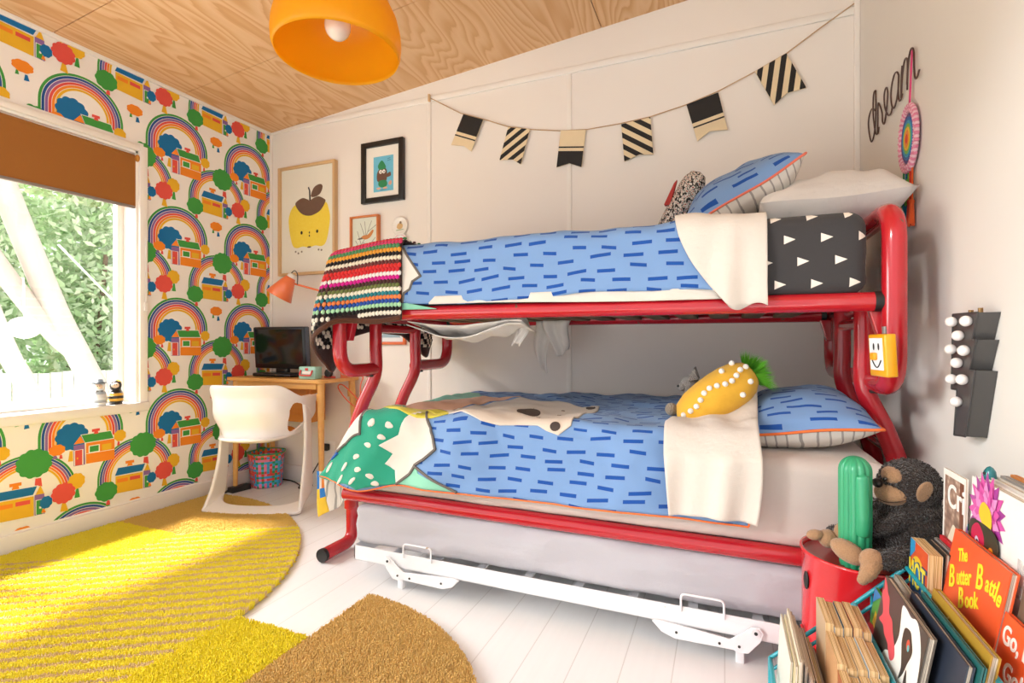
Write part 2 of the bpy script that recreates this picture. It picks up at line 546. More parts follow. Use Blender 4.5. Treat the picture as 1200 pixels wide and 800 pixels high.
# window: casing, jamb lining, sill, sash with glass
b = MB()
cw = .032
b.bb((XL, WY1, WZ0-.045), (XL+.018, WY1+cw+.01, WZ1+cw), TRIM, .003); b.bb((XL, WY0-cw, WZ0-.045), (XL+.018, WY0, WZ1+cw), TRIM, .003)
b.bb((XL, WY0, WZ1), (XL+.018, WY1, WZ1+cw), TRIM, .003)
b.bb((XL-T, WY1-.012, WZ0), (XL, WY1, WZ1), TRIM); b.bb((XL-T, WY0, WZ0), (XL, WY0+.012, WZ1), TRIM); b.bb((XL-T, WY0, WZ1-.012), (XL, WY1, WZ1), TRIM)
win = struct('window_1', b)
b = MB(); b.bb((XL-T, WY0-cw, WZ0-.045), (XL+.032, WY1+cw+.010, WZ0+.004), TRIM, .004); obj('window_sill', b, win)
b = MB()
sx = XL-.125
for (y0, y1) in ((WY0+.012, .92), (.92, WY1-.012)):
    b.bb((sx-.02, y0, WZ0+.004), (sx+.02, y0+.032, WZ1-.012), TRIM, .004); b.bb((sx-.02, y1-.032, WZ0+.004), (sx+.02, y1, WZ1-.012), TRIM, .004)
    b.bb((sx-.02, y0+.032, WZ0+.004), (sx+.02, y1-.032, WZ0+.05), TRIM, .004); b.bb((sx-.02, y0+.032, WZ1-.057), (sx+.02, y1-.032, WZ1-.012), TRIM, .004)
obj('sash', b, win)
def m_glass():
    t = NT('window_glass')
    tr = t.n('ShaderNodeBsdfTransparent'); gl = t.n('ShaderNodeBsdfGlossy'); gl.inputs['Roughness'].default_value = .02
    mx = t.n('ShaderNodeMixShader'); mx.inputs[0].default_value = .05; t.l(tr.outputs[0], mx.inputs[1]); t.l(gl.outputs[0], mx.inputs[2])
    t.l(mx.outputs[0], t.out.inputs[0]); return t.m
GLASS = m_glass()
for (y0, y1) in ((WY0+.042, .890), (.950, WY1-.042)):
    b = MB(); b.bb((sx-.002, y0, WZ0+.048), (sx+.002, y1, WZ1-.055), GLASS); obj('window_pane', b, win)

# roller blind
rb = thing('roller_blind', 'tan brown roller blind half lowered over the window', 'blind', (XL+.02, .9, 2.03))
BL = NT('brown_blind_fabric'); f = BL.noise(BL.obj(), 700, 2)
BL = BL.fin(BL.mix(f, lin('#97622f'), lin('#a46b33')), .8, spec=.2)
b = MB(); b.bb((XL-.004, WY0+.02, 1.72), (XL-.002, WY1-.006, 2.0), BL); b.tube([(XL-.022, WY0+.02, 1.992), (XL-.022, WY1-.008, 1.992)], .021, BL, 16); obj('blind_fabric', b, rb)
b = MB(); b.box((XL-.003, (WY0+WY1)/2, 1.716), (.012, WY1-WY0-.03, .016), flat('#8f8580', .5), bevel=.003); obj('bottom_rail', b, rb)
br = flat('#c98a3a', .35, metal=.6)
b = MB(); b.tube([(XL-.022, WY1-.012, 1.992), (XL-.022, WY1-.001, 1.992)], .016, br, 14); b.ell((XL+.004, WY1-.006, 1.99), (.014, .012, .02), br); tag(obj('end_bracket', b, rb), 'brass coloured bracket')
b = MB(); b.tube([(XL+.021, WY1+.03, 1.55), (XL+.021, WY1+.03, 1.15)], .0022, TRIM, 6); b.box((XL+.022, WY1+.03, 1.17), (.008, .02, .045), TRIM, bevel=.002); obj('pull_cord', b, rb)
# ------------------------------------------------------------------ garden outside the window
GZ = -.55
b = MB(); b.bb((-14, -7, GZ-.1), (XL-T-.02, 14, GZ), flat('#d9d6cc', .9, var=.1, scale=3)); struct('ground', b)
FEN = flat('#e4e2dc', .7, var=.04)
fe = thing('picket_fence', 'white paling fence across the garden beyond the window', 'fence', (-7.2, 2.5, GZ))
b = MB()
y = -3.0
while y < 9.5:
    b.bb((-7.2, y, GZ), (-7.175, y+.10, .62+.01*math.sin(y*9)), FEN); y += .115
obj('palings', b, fe)
b = MB(); b.bb((-7.25, -3, .2), (-7.2, 9.5, .28), FEN); b.bb((-7.25, -3, -.3), (-7.2, 9.5, -.22), FEN); obj('fence_rail', b, fe)
BARK = NT('pale_bark'); v = BARK.obj(); f = BARK.noise(BARK.mapping(v, (1, 1, .25)), 9, 5); BARK.bump(f, .5, .03)
BARK = BARK.fin(BARK.mix(f, lin('#9f968c'), lin('#c8c0b7')), .9)
tr = thing('garden_tree', 'pale forked tree with leaning trunks outside the window', 'tree', (-4.6, 2.45, GZ))
def limb(pts, r0, r1, par, nm='branch'):
    p = catmull(pts, 8); m = len(p)
    b = MB(); b.tube(p, [r0+(r1-r0)*k/(m-1) for k in range(m)], BARK, 12); return obj(nm, b, par)
limb([(-4.6, 2.66, GZ), (-4.6, 2.62, .0), (-4.6, 2.53, .50), (-4.6, 2.40, .82), (-4.6, 2.24, 1.18), (-4.6, 2.08, 1.62), (-4.6, 1.93, 2.06), (-4.62, 1.72, 2.7), (-4.65, 1.5, 3.3)], .086, .072, tr, 'trunk')
limb([(-4.6, 2.40, .86), (-4.62, 2.28, .98), (-4.64, 2.12, 1.20), (-4.65, 1.91, 1.53), (-4.65, 1.78, 1.80), (-4.65, 1.68, 2.10), (-4.7, 1.5, 2.8)], .07, .055, tr)
limb([(-4.3, 2.05, GZ), (-4.3, 1.98, .35), (-4.3, 1.93, .66), (-4.3, 1.83, .90), (-4.3, 1.72, 1.25), (-4.3, 1.60, 1.72), (-4.35, 1.45, 2.4)], .062, .05, tr)
LEAFS = [flat(c, .6, var=.15, scale=8) for c in ('#b0ca9a', '#cadcb8', '#9ab987', '#d6e5c4')]
def leaves(b, c, rad, n, size, rng):
    for _ in range(n):
        d = Vector((rng.gauss(0, 1), rng.gauss(0, 1), rng.gauss(0, 1))).normalized()*(rng.random()**.4)
        p = Vector(c)+Vector((d.x*rad[0], d.y*rad[1], d.z*rad[2]))
        s = size*(.6+.8*rng.random())
        u = Vector((rng.gauss(0, 1), rng.gauss(0, 1), rng.gauss(0, 1))).normalized(); w = u.orthogonal().normalized()
        b.add([p-u*s, p+w*s*.4, p+u*s, p-w*s*.4], [(0, 1, 2, 3)], rng.choice(LEAFS))
rng = random.Random(3)
bushes = [((-9.0, 3.15, 1.7), (.7, .90, 3.2)), ((-9.0, 4.75, 1.7), (.7, .90, 3.3)), ((-9.0, 6.35, 1.6), (.7, .90, 3.1)), ((-9.0, 1.5, 1.4), (.7, .9, 2.6))]
blab = ['tall pale green shrub behind the leaning trunks, left in the window', 'tall leafy green shrub beside the right side of the window pane', 'leafy green shrub farthest from the street side behind the fence', 'green shrub beyond the left end of the window']
for (c, rd), la in zip(bushes, blab):
    t = thing('garden_shrub', la, 'shrub', (c[0], c[1], GZ), 'shrubs behind the garden fence')
    b = MB(); leaves(b, c, rd, 10000, .075, rng); obj('foliage', b, t)
    b = MB()
    for k in range(4):
        a = k*1.6; b.tube(catmull([(c[0], c[1], GZ), (c[0]+.2*math.cos(a), c[1]+.2*math.sin(a), .4), (c[0]+.5*math.cos(a), c[1]+.6*math.sin(a), c[2]+.6)], 5), .03, flat('#7a6654', .9), 6)
    obj('stem', b, t)
# round white basket lantern hanging from the branch
la = thing('hanging_lantern', 'white round lantern hanging on a cord from the tree', 'lantern', (-4.45, 1.98, 1.07))
b = MB(); b.ell((-4.45, 1.98, 1.07), (.09, .09, .075), flat('#f4f2ee', .6), nu=20, nv=12); obj('lantern_body', b, la)
b = MB(); b.tube([(-4.45, 1.98, 1.15), (-4.55, 2.02, 1.42)], .006, TRIM, 6); obj('cord', b, la)
# slim clothes-line rope
b = MB(); b.tube([(-4.62, 2.26, 1.70), (-5.9, 3.7, 1.05), (-7.19, 5.2, .58)], .008, TRIM, 6); tag(obj('garden_rope', b, loc=(-7.19, 5.2, .58)), 'thin white rope slanting across the green shrubs outside', 'rope')
# ------------------------------------------------------------------ bunk bed (red tubular steel)
def m_red():
    t = NT('red_enamel_steel'); v = t.obj()
    f = t.noise(v, 6, 3)
    col = t.mix(f, lin('#b01824'), lin('#c2202c'))
    ch = t.noise(v, 38, 2, .4)
    chip = t.M('MULTIPLY', t.M('GREATER_THAN', ch, .735), t.M('GREATER_THAN', f, .56))
    col = t.mix(chip, col, lin('#6d4a3a'))
    return t.fin(col, .22, coat=.5)
RED = m_red()
BLACK = flat('#1d1c1c', .5)
TR = .029
YFR, YRR = 1.735, 2.60                       # front and rear rail
bed = thing('bunk_bed', 'red tubular steel bunk bed standing along the white back wall', 'bunk bed', (-.55, 2.17, 0))
def tubepart(name, pts, r=TR, fil=.09, mat=RED, par=bed, lab=None, n=14):
    b = MB(); b.tube(fillet(pts, fil) if fil else pts, r, mat, n)
    o = obj(name, b, par)
    if lab: o['label'] = lab
    return o
ZR = 1.088
tubepart('upper_side_rail', [(-1.455, YFR, ZR), (.395, YFR, ZR)], .028, 0)
tubepart('upper_side_rail', [(-1.455, YRR, ZR), (.395, YRR, ZR)], .028, 0)
ZL = .340
tubepart('lower_side_rail', [(-1.47, YFR-.01, ZL), (.44, YFR-.01, ZL)], .027, 0)
tubepart('lower_side_rail', [(-1.44, YRR, ZL), (.44, YRR, ZL)], .027, 0)
YU = (1.965, 2.295)                          # the pair of ladder uprights at each end
for sx, xt, xb, xl in ((-1, -1.50, -1.635, -1.50), (1, .415, .525, .435)):
    loops = 'guard_loop'
    ztop, zbot = 1.348, .848
    # each end: one bent tube up and over, back into the uprights on both sides
    tubepart(loops, [(xl, YU[0]+.01, zbot), (xl, YFR-.012, zbot), (xl, YFR-.012, ztop), (xl, YRR+.03, ztop), (xl, YRR+.03, zbot), (xl, YU[1]-.01, zbot)], TR+.001, .10)
    for k, yu in enumerate(YU):
        fo = -1 if k == 0 else 1
        pts = catmull([(xt, yu, 1.13), (xt, yu, .95), (xt+sx*.003, yu, .82), (xt+(xb-xt)*.55, yu, .68), (xb-sx*.01, yu, .54), (xb, yu, .35), (xb, yu, .15)], 6)
        pts = pts + fillet([(xb, yu, .15), (xb, yu, .034), (xb, yu+fo*(.185 if sx < 0 else .12), .034)], .07)[1:]
        b = MB(); b.tube(pts, TR, RED, 14); obj('end_upright', b, bed)
        e = pts[-1]
        b = MB(); b.tube([(e[0], e[1], e[2]), (e[0], e[1]+fo*.018, e[2])], TR+.001, BLACK, 14); tag(obj('end_cap', b, bed), 'black plastic end cap')
        # black bracket where the loop meets the upright
        b = MB(); b.box((xl, yu-.045*(1 if k == 0 else -1), zbot-.012), (.03, .022, .045), BLACK, bevel=.003); tag(obj('loop_clamp', b, bed), 'black loop clamp')
    for z in ((.60, .35) if sx < 0 else (.60,)):
        q = xt+(xb-xt)*(.72 if z == .60 else 1)
        tubepart('ladder_rung' if sx < 0 else 'end_crossbar', [(q, YU[0], z+.02), (q, YU[1], z+.02)], .012, 0)
    tubepart('end_crossbar', [(xt, YU[0]-.02, 1.035), (xt, YU[1]+.02, 1.035)], .020, 0)
    # cross tubes that carry the side rails
    tubepart('end_crossbar', [(xl, YFR, ZR-.004), (xl, YRR, ZR-.004)], .022, 0)
    tubepart('end_crossbar', [(xb-sx*.07, YFR+.015, ZL), (xb-sx*.07, YRR, ZL)], .022, 0)
    for yy, f in ((YFR, 1), (YRR, -1)):
        b = MB()
        b.prism([(xl-sx*.055, yy+f*.012, ZR-.02), (xl-sx*.012, yy+f*.012, ZR-.02), (xl-sx*.012, yy+f*.012, ZR-.11), (xl-sx*.03, yy+f*.012, ZR-.11)], (0, f*.03, 0), RED, .003)
        obj('rail_bracket', b, bed)
        b = MB(); x0 = -1.455 if sx < 0 else .393
        b.tube([(x0-sx*.004, yy, ZR), (x0+sx*.016, yy, ZR)], .0285, BLACK, 14); tag(obj('rail_cap', b, bed), 'black rail cap')
# bracket piece under the lower rail at the foot (bright red)
b = MB(); b.box((-1.505, YFR+.06, .30), (.03, .05, .10), flat('#cf2a24', .35), bevel=.008); obj('rail_bracket', b, bed)
SLAT = flat('#7f6446', .8, var=.2, scale=12)
for lvl, zz in ((1, ZR), (2, ZL)):
    for k in range(13):
        x = -1.36+k*(.13 if lvl == 1 else .14)
        b = MB(); b.bb((x, YFR+.02, zz-.008), (x+.075, YRR-.02, zz+.008), SLAT, .002); obj('slat', b, bed)

# ------------------------------------------------------------------ fabrics
def dash_mat(name, base, ink, w=.108, h=.0375, hl=.27, ht=.155):
    t = NT(name); uv = t.uv()
    s = t.n('ShaderNodeSeparateXYZ'); t.l(uv, s.inputs[0])
    yy = t.M('DIVIDE', s.outputs[1], h); row = t.M('FLOOR', yy)
    r1 = t.n('ShaderNodeTexWhiteNoise', noise_dimensions='1D'); t.l(row, r1.inputs['W'])
    xx = t.M('ADD', t.M('DIVIDE', s.outputs[0], w), t.M('MULTIPLY', r1.outputs['Value'], 7.3)); colm = t.M('FLOOR', xx)
    cb = t.n('ShaderNodeCombineXYZ'); t.l(colm, cb.inputs[0]); t.l(row, cb.inputs[1])
    r2 = t.n('ShaderNodeTexWhiteNoise', noise_dimensions='2D'); t.l(cb.outputs[0], r2.inputs['Vector'])
    c = t.n('ShaderNodeSeparateColor'); t.l(r2.outputs['Color'], c.inputs[0])
    fx = t.M('SUBTRACT', t.M('FRACT', xx), .5); fy = t.M('SUBTRACT', t.M('FRACT', yy), .5)
    fx = t.M('ADD', fx, t.M('MULTIPLY', t.M('SUBTRACT', c.outputs[0], .5), .22))
    fy = t.M('ADD', fy, t.M('MULTIPLY', t.M('SUBTRACT', c.outputs[1], .5), .45))
    fy = t.M('ADD', fy, t.M('MULTIPLY', fx, t.M('MULTIPLY', t.M('SUBTRACT', c.outputs[2], .55), .8)))
    a = t.M('LESS_THAN', t.M('ABSOLUTE', fx), t.M('ADD', hl-.06, t.M('MULTIPLY', c.outputs[2], .12)))
    d = t.M('LESS_THAN', t.M('ABSOLUTE', fy), ht)
    v = t.obj(); f = t.noise(v, 900, 2); g = t.noise(v, 9, 5, .55)
    ink2 = t.mix(t.noise(v, 300, 2), lin(ink), tuple(x*1.25 for x in lin(ink)[:3])+(1,))
    col = t.mix(t.M('MULTIPLY', a, d), t.mix(f, tuple(x*.94 for x in lin(base)[:3])+(1,), lin(base)), ink2)
    t.bump(t.M('ADD', t.M('MULTIPLY', f, .12), g), .28, .03)
    return t.fin(col, .9, sheen=.12, spec=.2)
DASH = dash_mat('blue_dash_print', '#7a9cca', '#1d4a94')
def tri_mat():
    t = NT('charcoal_triangle_print'); uv = t.uv()
    s = t.n('ShaderNodeSeparateXYZ'); t.l(uv, s.inputs[0])
    yy = t.M('DIVIDE', s.outputs[1], .066); row = t.M('FLOOR', yy)
    xx = t.M('ADD', t.M('DIVIDE', s.outputs[0], .095), t.M('MULTIPLY', row, .37))
    fx = t.M('SUBTRACT', t.M('FRACT', xx), .5); fy = t.M('SUBTRACT', t.M('FRACT', yy), .5)
    a = t.M('GREATER_THAN', fx, -.15); d = t.M('LESS_THAN', t.M('ABSOLUTE', fy), t.M('MULTIPLY', t.M('SUBTRACT', .17, fx), .62))
    v = t.obj(); f = t.noise(v, 700, 2); g = t.noise(v, 9, 4)
    col = t.mix(t.M('MULTIPLY', a, d), t.mix(f, lin('#3b393a'), lin('#464445')), lin('#efe6da'))
    t.bump(g, .2, .02)
    return t.fin(col, .9, sheen=.1, spec=.2)
TRI = tri_mat()
def stripe_mat(name, base, ink, period, axis=0, width=.25):
    t = NT(name); s = t.n('ShaderNodeSeparateXYZ'); t.l(t.uv(), s.inputs[0])
    q = t.M('FRACT', t.M('ADD', t.M('DIVIDE', s.outputs[axis], period), t.M('MULTIPLY', t.noise(t.obj(), 12, 2), .5)))
    g = t.noise(t.obj(), 9, 4); t.bump(g, .25, .02)
    return t.fin(t.mix(t.M('LESS_THAN', q, width), lin(base), lin(ink)), .9, spec=.2)
LINING = stripe_mat('grey_striped_lining', '#e9e3d8', '#a9a59c', .036)
SHEET = cloth('#ece2d7', bump=.6, wr=11)
WSHEET = cloth('#f0ebe6', bump=.6, wr=11)
PINKSH = cloth('#e2d5cd', bump=.5, wr=8)
GREYSH = cloth('#c6c3c9', bump=.5, wr=8)
PIPE = flat('#ee7638', .8)

def mattress(name, label, lo, hi, mat, rad=.05, uvs=True, group=None, wr=.004, seed=0):
    """soft rounded box with dimpled sides"""
    b = MB(); cx, cy, cz = [(lo[i]+hi[i])/2 for i in range(3)]; hx, hy, hz = [(hi[i]-lo[i])/2 for i in range(3)]
    def rr(px, py, a, bb, r):  # rounded-rectangle outline helper
        pass
    n_c = 6
    out = []
    for (sx, sy, a0) in ((1, 1, 0), (-1, 1, 90), (-1, -1, 180), (1, -1, 270)):
        for k in range(n_c+1):
            a = R(a0+90*k/n_c); out.append((sx*(hx-rad)+rad*math.cos(a), sy*(hy-rad)+rad*math.sin(a), math.cos(a), math.sin(a)))
    # refine long edges
    pl = []
    for i in range(len(out)):
        a, c = out[i], out[(i+1) % len(out)]
        L = math.hypot(c[0]-a[0], c[1]-a[1]); m = max(1, int(L/.04))
        for k in range(m):
            t = k/m; pl.append([a[j]+(c[j]-a[j])*t for j in range(4)])
    rz = min(rad, hz*.6)
    prof = [(-.9, -hz)] + [(-rz+rz*math.cos(R(q)), -hz+rz+rz*math.sin(R(q))) for q in range(-90, 1, 18)] + [(0, z) for z in np.linspace(-hz+rz, hz-rz, 6)[1:-1]] + [(-rz+rz*math.cos(R(q)), hz-rz+rz*math.sin(R(q))) for q in range(0, 91, 18)] + [(-.25, hz), (-.9, hz)]
    N = len(pl); per = [0]
    for i in range(N): per.append(per[-1]+math.hypot(pl[(i+1) % N][0]-pl[i][0], pl[(i+1) % N][1]-pl[i][1]))
    vs = []; uv = []; fs = []
    for j, (o, z) in enumerate(prof):
        for i in range(N+1):
            q = pl[i % N]
            if o < -.2:
                s = max(0, 1+o/min(hx, hy)*.98); x, y = q[0]*s, q[1]*s
            else: x, y = q[0]+q[2]*o, q[1]+q[3]*o
            d = wr*nz(x*1.2, y*1.2, z*6+seed, 4)+wr*.6*nz(x, y, z+seed, 13)
            if o < -.2: d = 0
            vs.append((cx+x+q[2]*d, cy+y+q[3]*d, cz+z+(d*.5 if z > 0 else 0))); uv.append((per[i], z+hz if o > -.2 else z+hz-o))
    for j in range(len(prof)-1):
        for i in range(N): fs.append((j*(N+1)+i, j*(N+1)+i+1, (j+1)*(N+1)+i+1, (j+1)*(N+1)+i))
    b.add(vs, fs, mat, True, uv)
    o = obj(name, b, loc=(cx, cy, lo[2]))
    return tag(o, label, 'mattress', group)
UM = mattress('mattress', 'upper bunk mattress in a charcoal fitted sheet with small white triangles', (-1.45, YFR-.025, ZR+.022), (.375, YRR+.02, 1.350), TRI, .045)
mattress('mattress', 'lower bunk mattress in a pale pinkish fitted sheet', (-1.46, YFR-.03, ZL+.022), (.44, YRR+.02, .63), PINKSH, .05, wr=.006, seed=3)

# ---- upper duvet: front drop, rolled edge and the flat top
def wrinkle(s, t, amp, k=1.0):
    return amp*(nz(s*k*3.1+t*1.4, t*k*1.5, 0, 1.6)+.5*nz(s*k*2-t*2, t*2, 5, 4.5)+.22*nz(s, t, 9, 14))
UDX0, UDX1 = -1.22, .02
UZT = 1.362
def upper_duvet(s, t, lift=0):
    """s along the bed, t from the rear edge over the front edge and down"""
    yr, zt, r = YRR+.0, UZT, .055
    top = yr-(YFR-.035)-r
    w = wrinkle(s, t, .013)
    if t <= top: y, z, ny, nzv = yr-t, zt, 0, 1
    elif t <= top+r*PI/2:
        a = (t-top)/r; y, z, ny, nzv = (YFR-.035)+r-r*math.sin(a), zt-r+r*math.cos(a), -math.sin(a), math.cos(a)
    else: y, z, ny, nzv = YFR-.035, zt-r-(t-top-r*PI/2), -1, 0
    zz = z - (.016*(s+.6)**2*0)
    return Vector((s, y+ny*(w+lift), zz+nzv*(w+lift)))
UTOP = YRR-(YFR-.035)-.055; UT1 = UTOP+.055*PI/2+.178
b = MB()
def ud(a, c):
    s = UDX0+(UDX1-UDX0)*a; tt = c*(UT1+.012*math.sin(s*5)+.008*nz(s, 0, 0, 6))
    return upper_duvet(s, tt)
b.grid(ud, 110, 90, DASH, lambda a, c: (UDX0+(UDX1-UDX0)*a, c*UT1))
def uz(x, z): return (x, UTOP+.055*PI/2+(UZT-.055-z+.027))
# cream mountain patch with grey outline at the foot, mint strip along the hem
CREAM = cloth('#ece3d8', bump=.3); GREYLN = flat('#6d6660', .9)
MINT = cloth('#8fd0b4', bump=.3); GREEN = cloth('#2fa183', bump=.3)
up = lambda s, t: upper_duvet(s, t, .0025)
up2 = lambda s, t: upper_duvet(s, t, .0040)
pk = [uz(-1.215, 1.365), uz(-1.165, 1.365), uz(-1.085, 1.255), uz(-1.12, 1.235), uz(-1.13, 1.205), uz(-1.155, 1.19), uz(-1.165, 1.155), uz(-1.215, 1.15)]
b.conform(pk, .013, up, CREAM)
def ribbon(b, pts, w, fn, m):
    for i in range(len(pts)-1):
        a, c = Vector(pts[i]), Vector(pts[i+1]); d = (c-a).normalized(); n = Vector((-d.y, d.x))*w/2
        b.conform([tuple(a-n-d*w*.3), tuple(c-n+d*w*.3), tuple(c+n+d*w*.3), tuple(a+n-d*w*.3)], .013, fn, m)
ribbon(b, pk[1:7], .008, up2, GREYLN)
b.conform([uz(-1.215, 1.148), uz(-1.15, 1.152), uz(-1.02, 1.128), uz(-1.02, 1.126), uz(-1.215, 1.126)], .013, up, MINT)
o = obj('duvet', b, loc=(-.6, 2.1, 1.37)); solid(o, .006, 1)
tag(o, 'blue duvet with darker blue dashes on the upper bunk', 'duvet')

# ---- white top sheet folded over the upper duvet
b = MB()
def us(a, c):
    # a across its width, c from back on the top to the hanging hem
    tt = .22+c*(UT1+.055-.22)
    drop = max(0, tt-UTOP)/.29
    x0 = -.150+.125*max(0, drop)**1.8; x1 = .116
    s = x0+(x1-x0)*a
    ext = .014*math.sin(a*5+.8)-.03*(1-a)**4
    p = upper_duvet(s, min(tt+ext*drop, UT1+.065), .012+.009*math.sin(s*42+drop*2)*drop+.006*math.sin(s*75+1)*drop+.008*nz(s, tt, 3, 11))
    return p
b.grid(us, 44, 50, SHEET)
o = obj('folded_sheet', b, loc=(0, 2.0, 1.39)); solid(o, .004, -1)
tag(o, 'cream top sheet folded over the head end of the upper blue duvet', 'sheet')
fs_ = o
b = MB(); b.grid(lambda a, c: (-1.05+1.04*a, YFR-.030-.003*math.sin(a*31)-.004*c, 1.148-.030*c-.012*sstep(.15, .8, a)*c), 50, 5, SHEET); o2 = obj('sheet_edge', b, fs_); solid(o2, .003, 0)

# ---- loose white sheet tied below the upper rail near the foot
b = MB()
def swag(a, c):
    x = -1.20+.50*a
    z = 1.075-.018-.055*math.sin(PI*min(1, a*1.15))*(.35+.65*c)-.012*c
    y = 1.80+.16*math.sin(PI*c)-.02+.012*math.sin(a*17+c*5)
    return (x, y, z-.03*math.sin(PI*c)+.01*math.sin(a*23)*math.sin(PI*c))
b.grid(swag, 30, 16, WSHEET)
def tail(x0, x1, y, z0, z1, sd):
    def f(a, c):
        wd = 1-.55*c
        x = x0+(x1-x0)*(.5+(a-.5)*wd)+.014*math.sin(c*4+sd)
        return (x, y+.015*math.sin(a*9+sd)+.01*math.sin(c*5+sd), z0+(z1-z0)*c*(1-.12*math.sin(a*PI+sd)))
    b.grid(f, 12, 16, WSHEET)
o = obj('hanging_sheet', b, loc=(-.9, 1.9, 1.06)); solid(o, .003, 0)
tag(o, 'white sheet knotted and dangling below the upper bunk near its foot', 'sheet')
hs = o
for args in ((-.80, -.735, 1.92, 1.07, .955, 0), (-.92, -.80, 2.50, 1.08, .84, 2), (-.84, -.70, 2.48, 1.08, .92, 4)):
    b = MB(); tail(*args); solid(obj('sheet_tail', b, hs), .003, 0)
b = MB(); b.ell((-.79, 1.88, 1.055), (.035, .035, .028), WSHEET, nu=12, nv=8); obj('knot', b, hs)
# ------------------------------------------------------------------ lower duvet with its printed bear, mountains and forest
DYF = YFR-.045                     # plane of its front drop
LR = .05
def l_zt(s):
    return .685 - .30*sstep(-1.33, -1.66, s) - .012*sstep(-.1, -1.2, s)
def l_hem(s):
    if s < -1.36: return .38+.03*min(1, (-1.36-s)/.22)
    return .38+.043*sstep(-1.36, -1.15, s)+.012*sstep(-.8, .1, s)
LTOP = YRR+.05-DYF-LR
def lower_duvet(s, t, lift=0):
    zt = l_zt(s); yr = YRR+.05
    w = wrinkle(s+3, t, .024)
    w += .010*math.sin((s*13+t*6)+2*nz(s, t, 1, 2))*sstep(LTOP-.12, LTOP+.1, t)
    sl = Vector((0, 0, 0))
    if t <= LTOP: y, z, ny, nq = yr-t, zt, 0, 1
    elif t <= LTOP+LR*PI/2:
        a = (t-LTOP)/LR; y, z, ny, nq = DYF+LR-LR*math.sin(a), zt-LR+LR*math.cos(a), -math.sin(a), math.cos(a)
    else:
        d = t-LTOP-LR*PI/2; y, z, ny, nq = DYF-.035*min(1, d/.2), zt-LR-d, -1, .1
        ymat = YFR-.034-.006
        w = max(w, -.012)
    return Vector((s, y+ny*(w+lift), z+nq*(max(w, -.02)+lift)+.018))
def lt_of(s, z): return LTOP+LR*PI/2+(l_zt(s)+.018-LR-z)
def L_F(pts): return [(s, lt_of(s, z)) for s, z in pts]
def L_T(pts): return [(s, YRR+.05-y) for s, y in pts]
LX1 = .065
def l_smin(t):
    return -1.475 - .135*sstep(LTOP-.28, LTOP-.05, t)
def l_tmax(s): return lt_of(s, l_hem(s))
b = MB()
def ld(a, c):
    t0 = c*1.25
    s = 0
    smin = l_smin(c*(LTOP+.25)); s = smin+(LX1-smin)*a
    return lower_duvet(s, c*l_tmax(s))
def ld_uv(a, c):
    smin = l_smin(c*(LTOP+.25)); s = smin+(LX1-smin)*a
    return (s, c*l_tmax(s))
b.grid(ld, 130, 110, DASH, ld_uv)
f1 = lambda s, t: lower_duvet(s, t, .0025)
f2 = lambda s, t: lower_duvet(s, t, .0050)
f3 = lambda s, t: lower_duvet(s, t, .0076)
def clampF(pts):
    return [(s, min(t, l_tmax(s)-.004)) for s, t in pts]
# forest green with pale marks
gp = clampF(L_F([(-1.605, .404), (-1.60, .452), (-1.58, .448), (-1.512, .494), (-1.43, .552), (-1.345, .605)])) + [(-1.36, LTOP-.02), (-1.42, LTOP-.22), (-1.38, LTOP-.26), (-1.24, LTOP-.10), (-1.10, LTOP-.03)] + clampF(L_F([(-1.095, .665), (-1.163, .641), (-1.173, .611), (-1.244, .568), (-1.193, .538), (-1.228, .497), (-1.183, .476), (-1.173, .40), (-1.353, .36), (-1.45, .37)]))
b.conform(gp, .013, f1, GREEN)
rg = random.Random(5)
def blob(cx, cy, rx, ry, fn, m, rot=0, n=18):
    pts = []
    for k in range(n):
        a = 2*PI*k/n; q = .93+.07*math.sin(a*3+cx*40)
        x, y = rx*q*math.cos(a), ry*q*math.sin(a)
        pts.append((cx+x*math.cos(rot)-y*math.sin(rot), cy+x*math.sin(rot)+y*math.cos(rot)))
    b.conform(pts, .013, fn, m)
for s, z in ((-1.53, .448), (-1.425, .468), (-1.345, .467), (-1.36, .515), (-1.30, .565), (-1.235, .60), (-1.37, .42), (-1.27, .405), (-1.29, .445), (-1.45, .405), (-1.21, .645), (-1.29, .65)):
    t = lt_of(s, z); blob(s, min(t, l_tmax(s)-.02), .018, .0105, f2, CREAM, rg.uniform(-.3, .3))
# white snow-capped peak
pk2 = [(-1.10, LTOP-.03)]+clampF(L_F([(-1.005, .57), (-1.03, .55), (-1.05, .53), (-1.09, .506), (-1.115, .47), (-1.173, .40)]))
zig = clampF(L_F([(-1.183, .476), (-1.228, .497), (-1.193, .538), (-1.244, .568), (-1.173, .611), (-1.163, .641)]))
b.conform(pk2+zig, .013, f2, CREAM)
ribbon(b, [(-1.10, LTOP-.03)]+clampF(L_F([(-1.005, .57), (-1.05, .53), (-1.09, .506), (-1.115, .47), (-1.173, .405)])), .009, f3, GREYLN)
b.conform(clampF(L_F([(-1.085, .50), (-1.07, .477), (-.91, .435), (-.91, .40), (-1.17, .38), (-1.173, .41)])), .013, f1, MINT)
ribbon(b, clampF(L_F([(-1.09, .50), (-.90, .425)])), .008, f3, GREYLN)
# far foot corner: white tip with grey line and a blue flash
b.conform([(-1.46, LTOP-.16), (-1.38, LTOP-.10), (-1.35, LTOP+.01)]+clampF(L_F([(-1.345, .605), (-1.43, .556), (-1.50, .508)]))+[(-1.50, LTOP-.05)], .013, f2, CREAM)
ribbon(b, [(-1.37, LTOP-.08)]+clampF(L_F([(-1.345, .604), (-1.43, .556), (-1.512, .498), (-1.58, .455)])), .009, f3, GREYLN)
b.conform(clampF(L_F([(-1.545, .487), (-1.49, .525), (-1.475, .512), (-1.52, .48)])), .013, f3, flat('#1d5fae', .85))
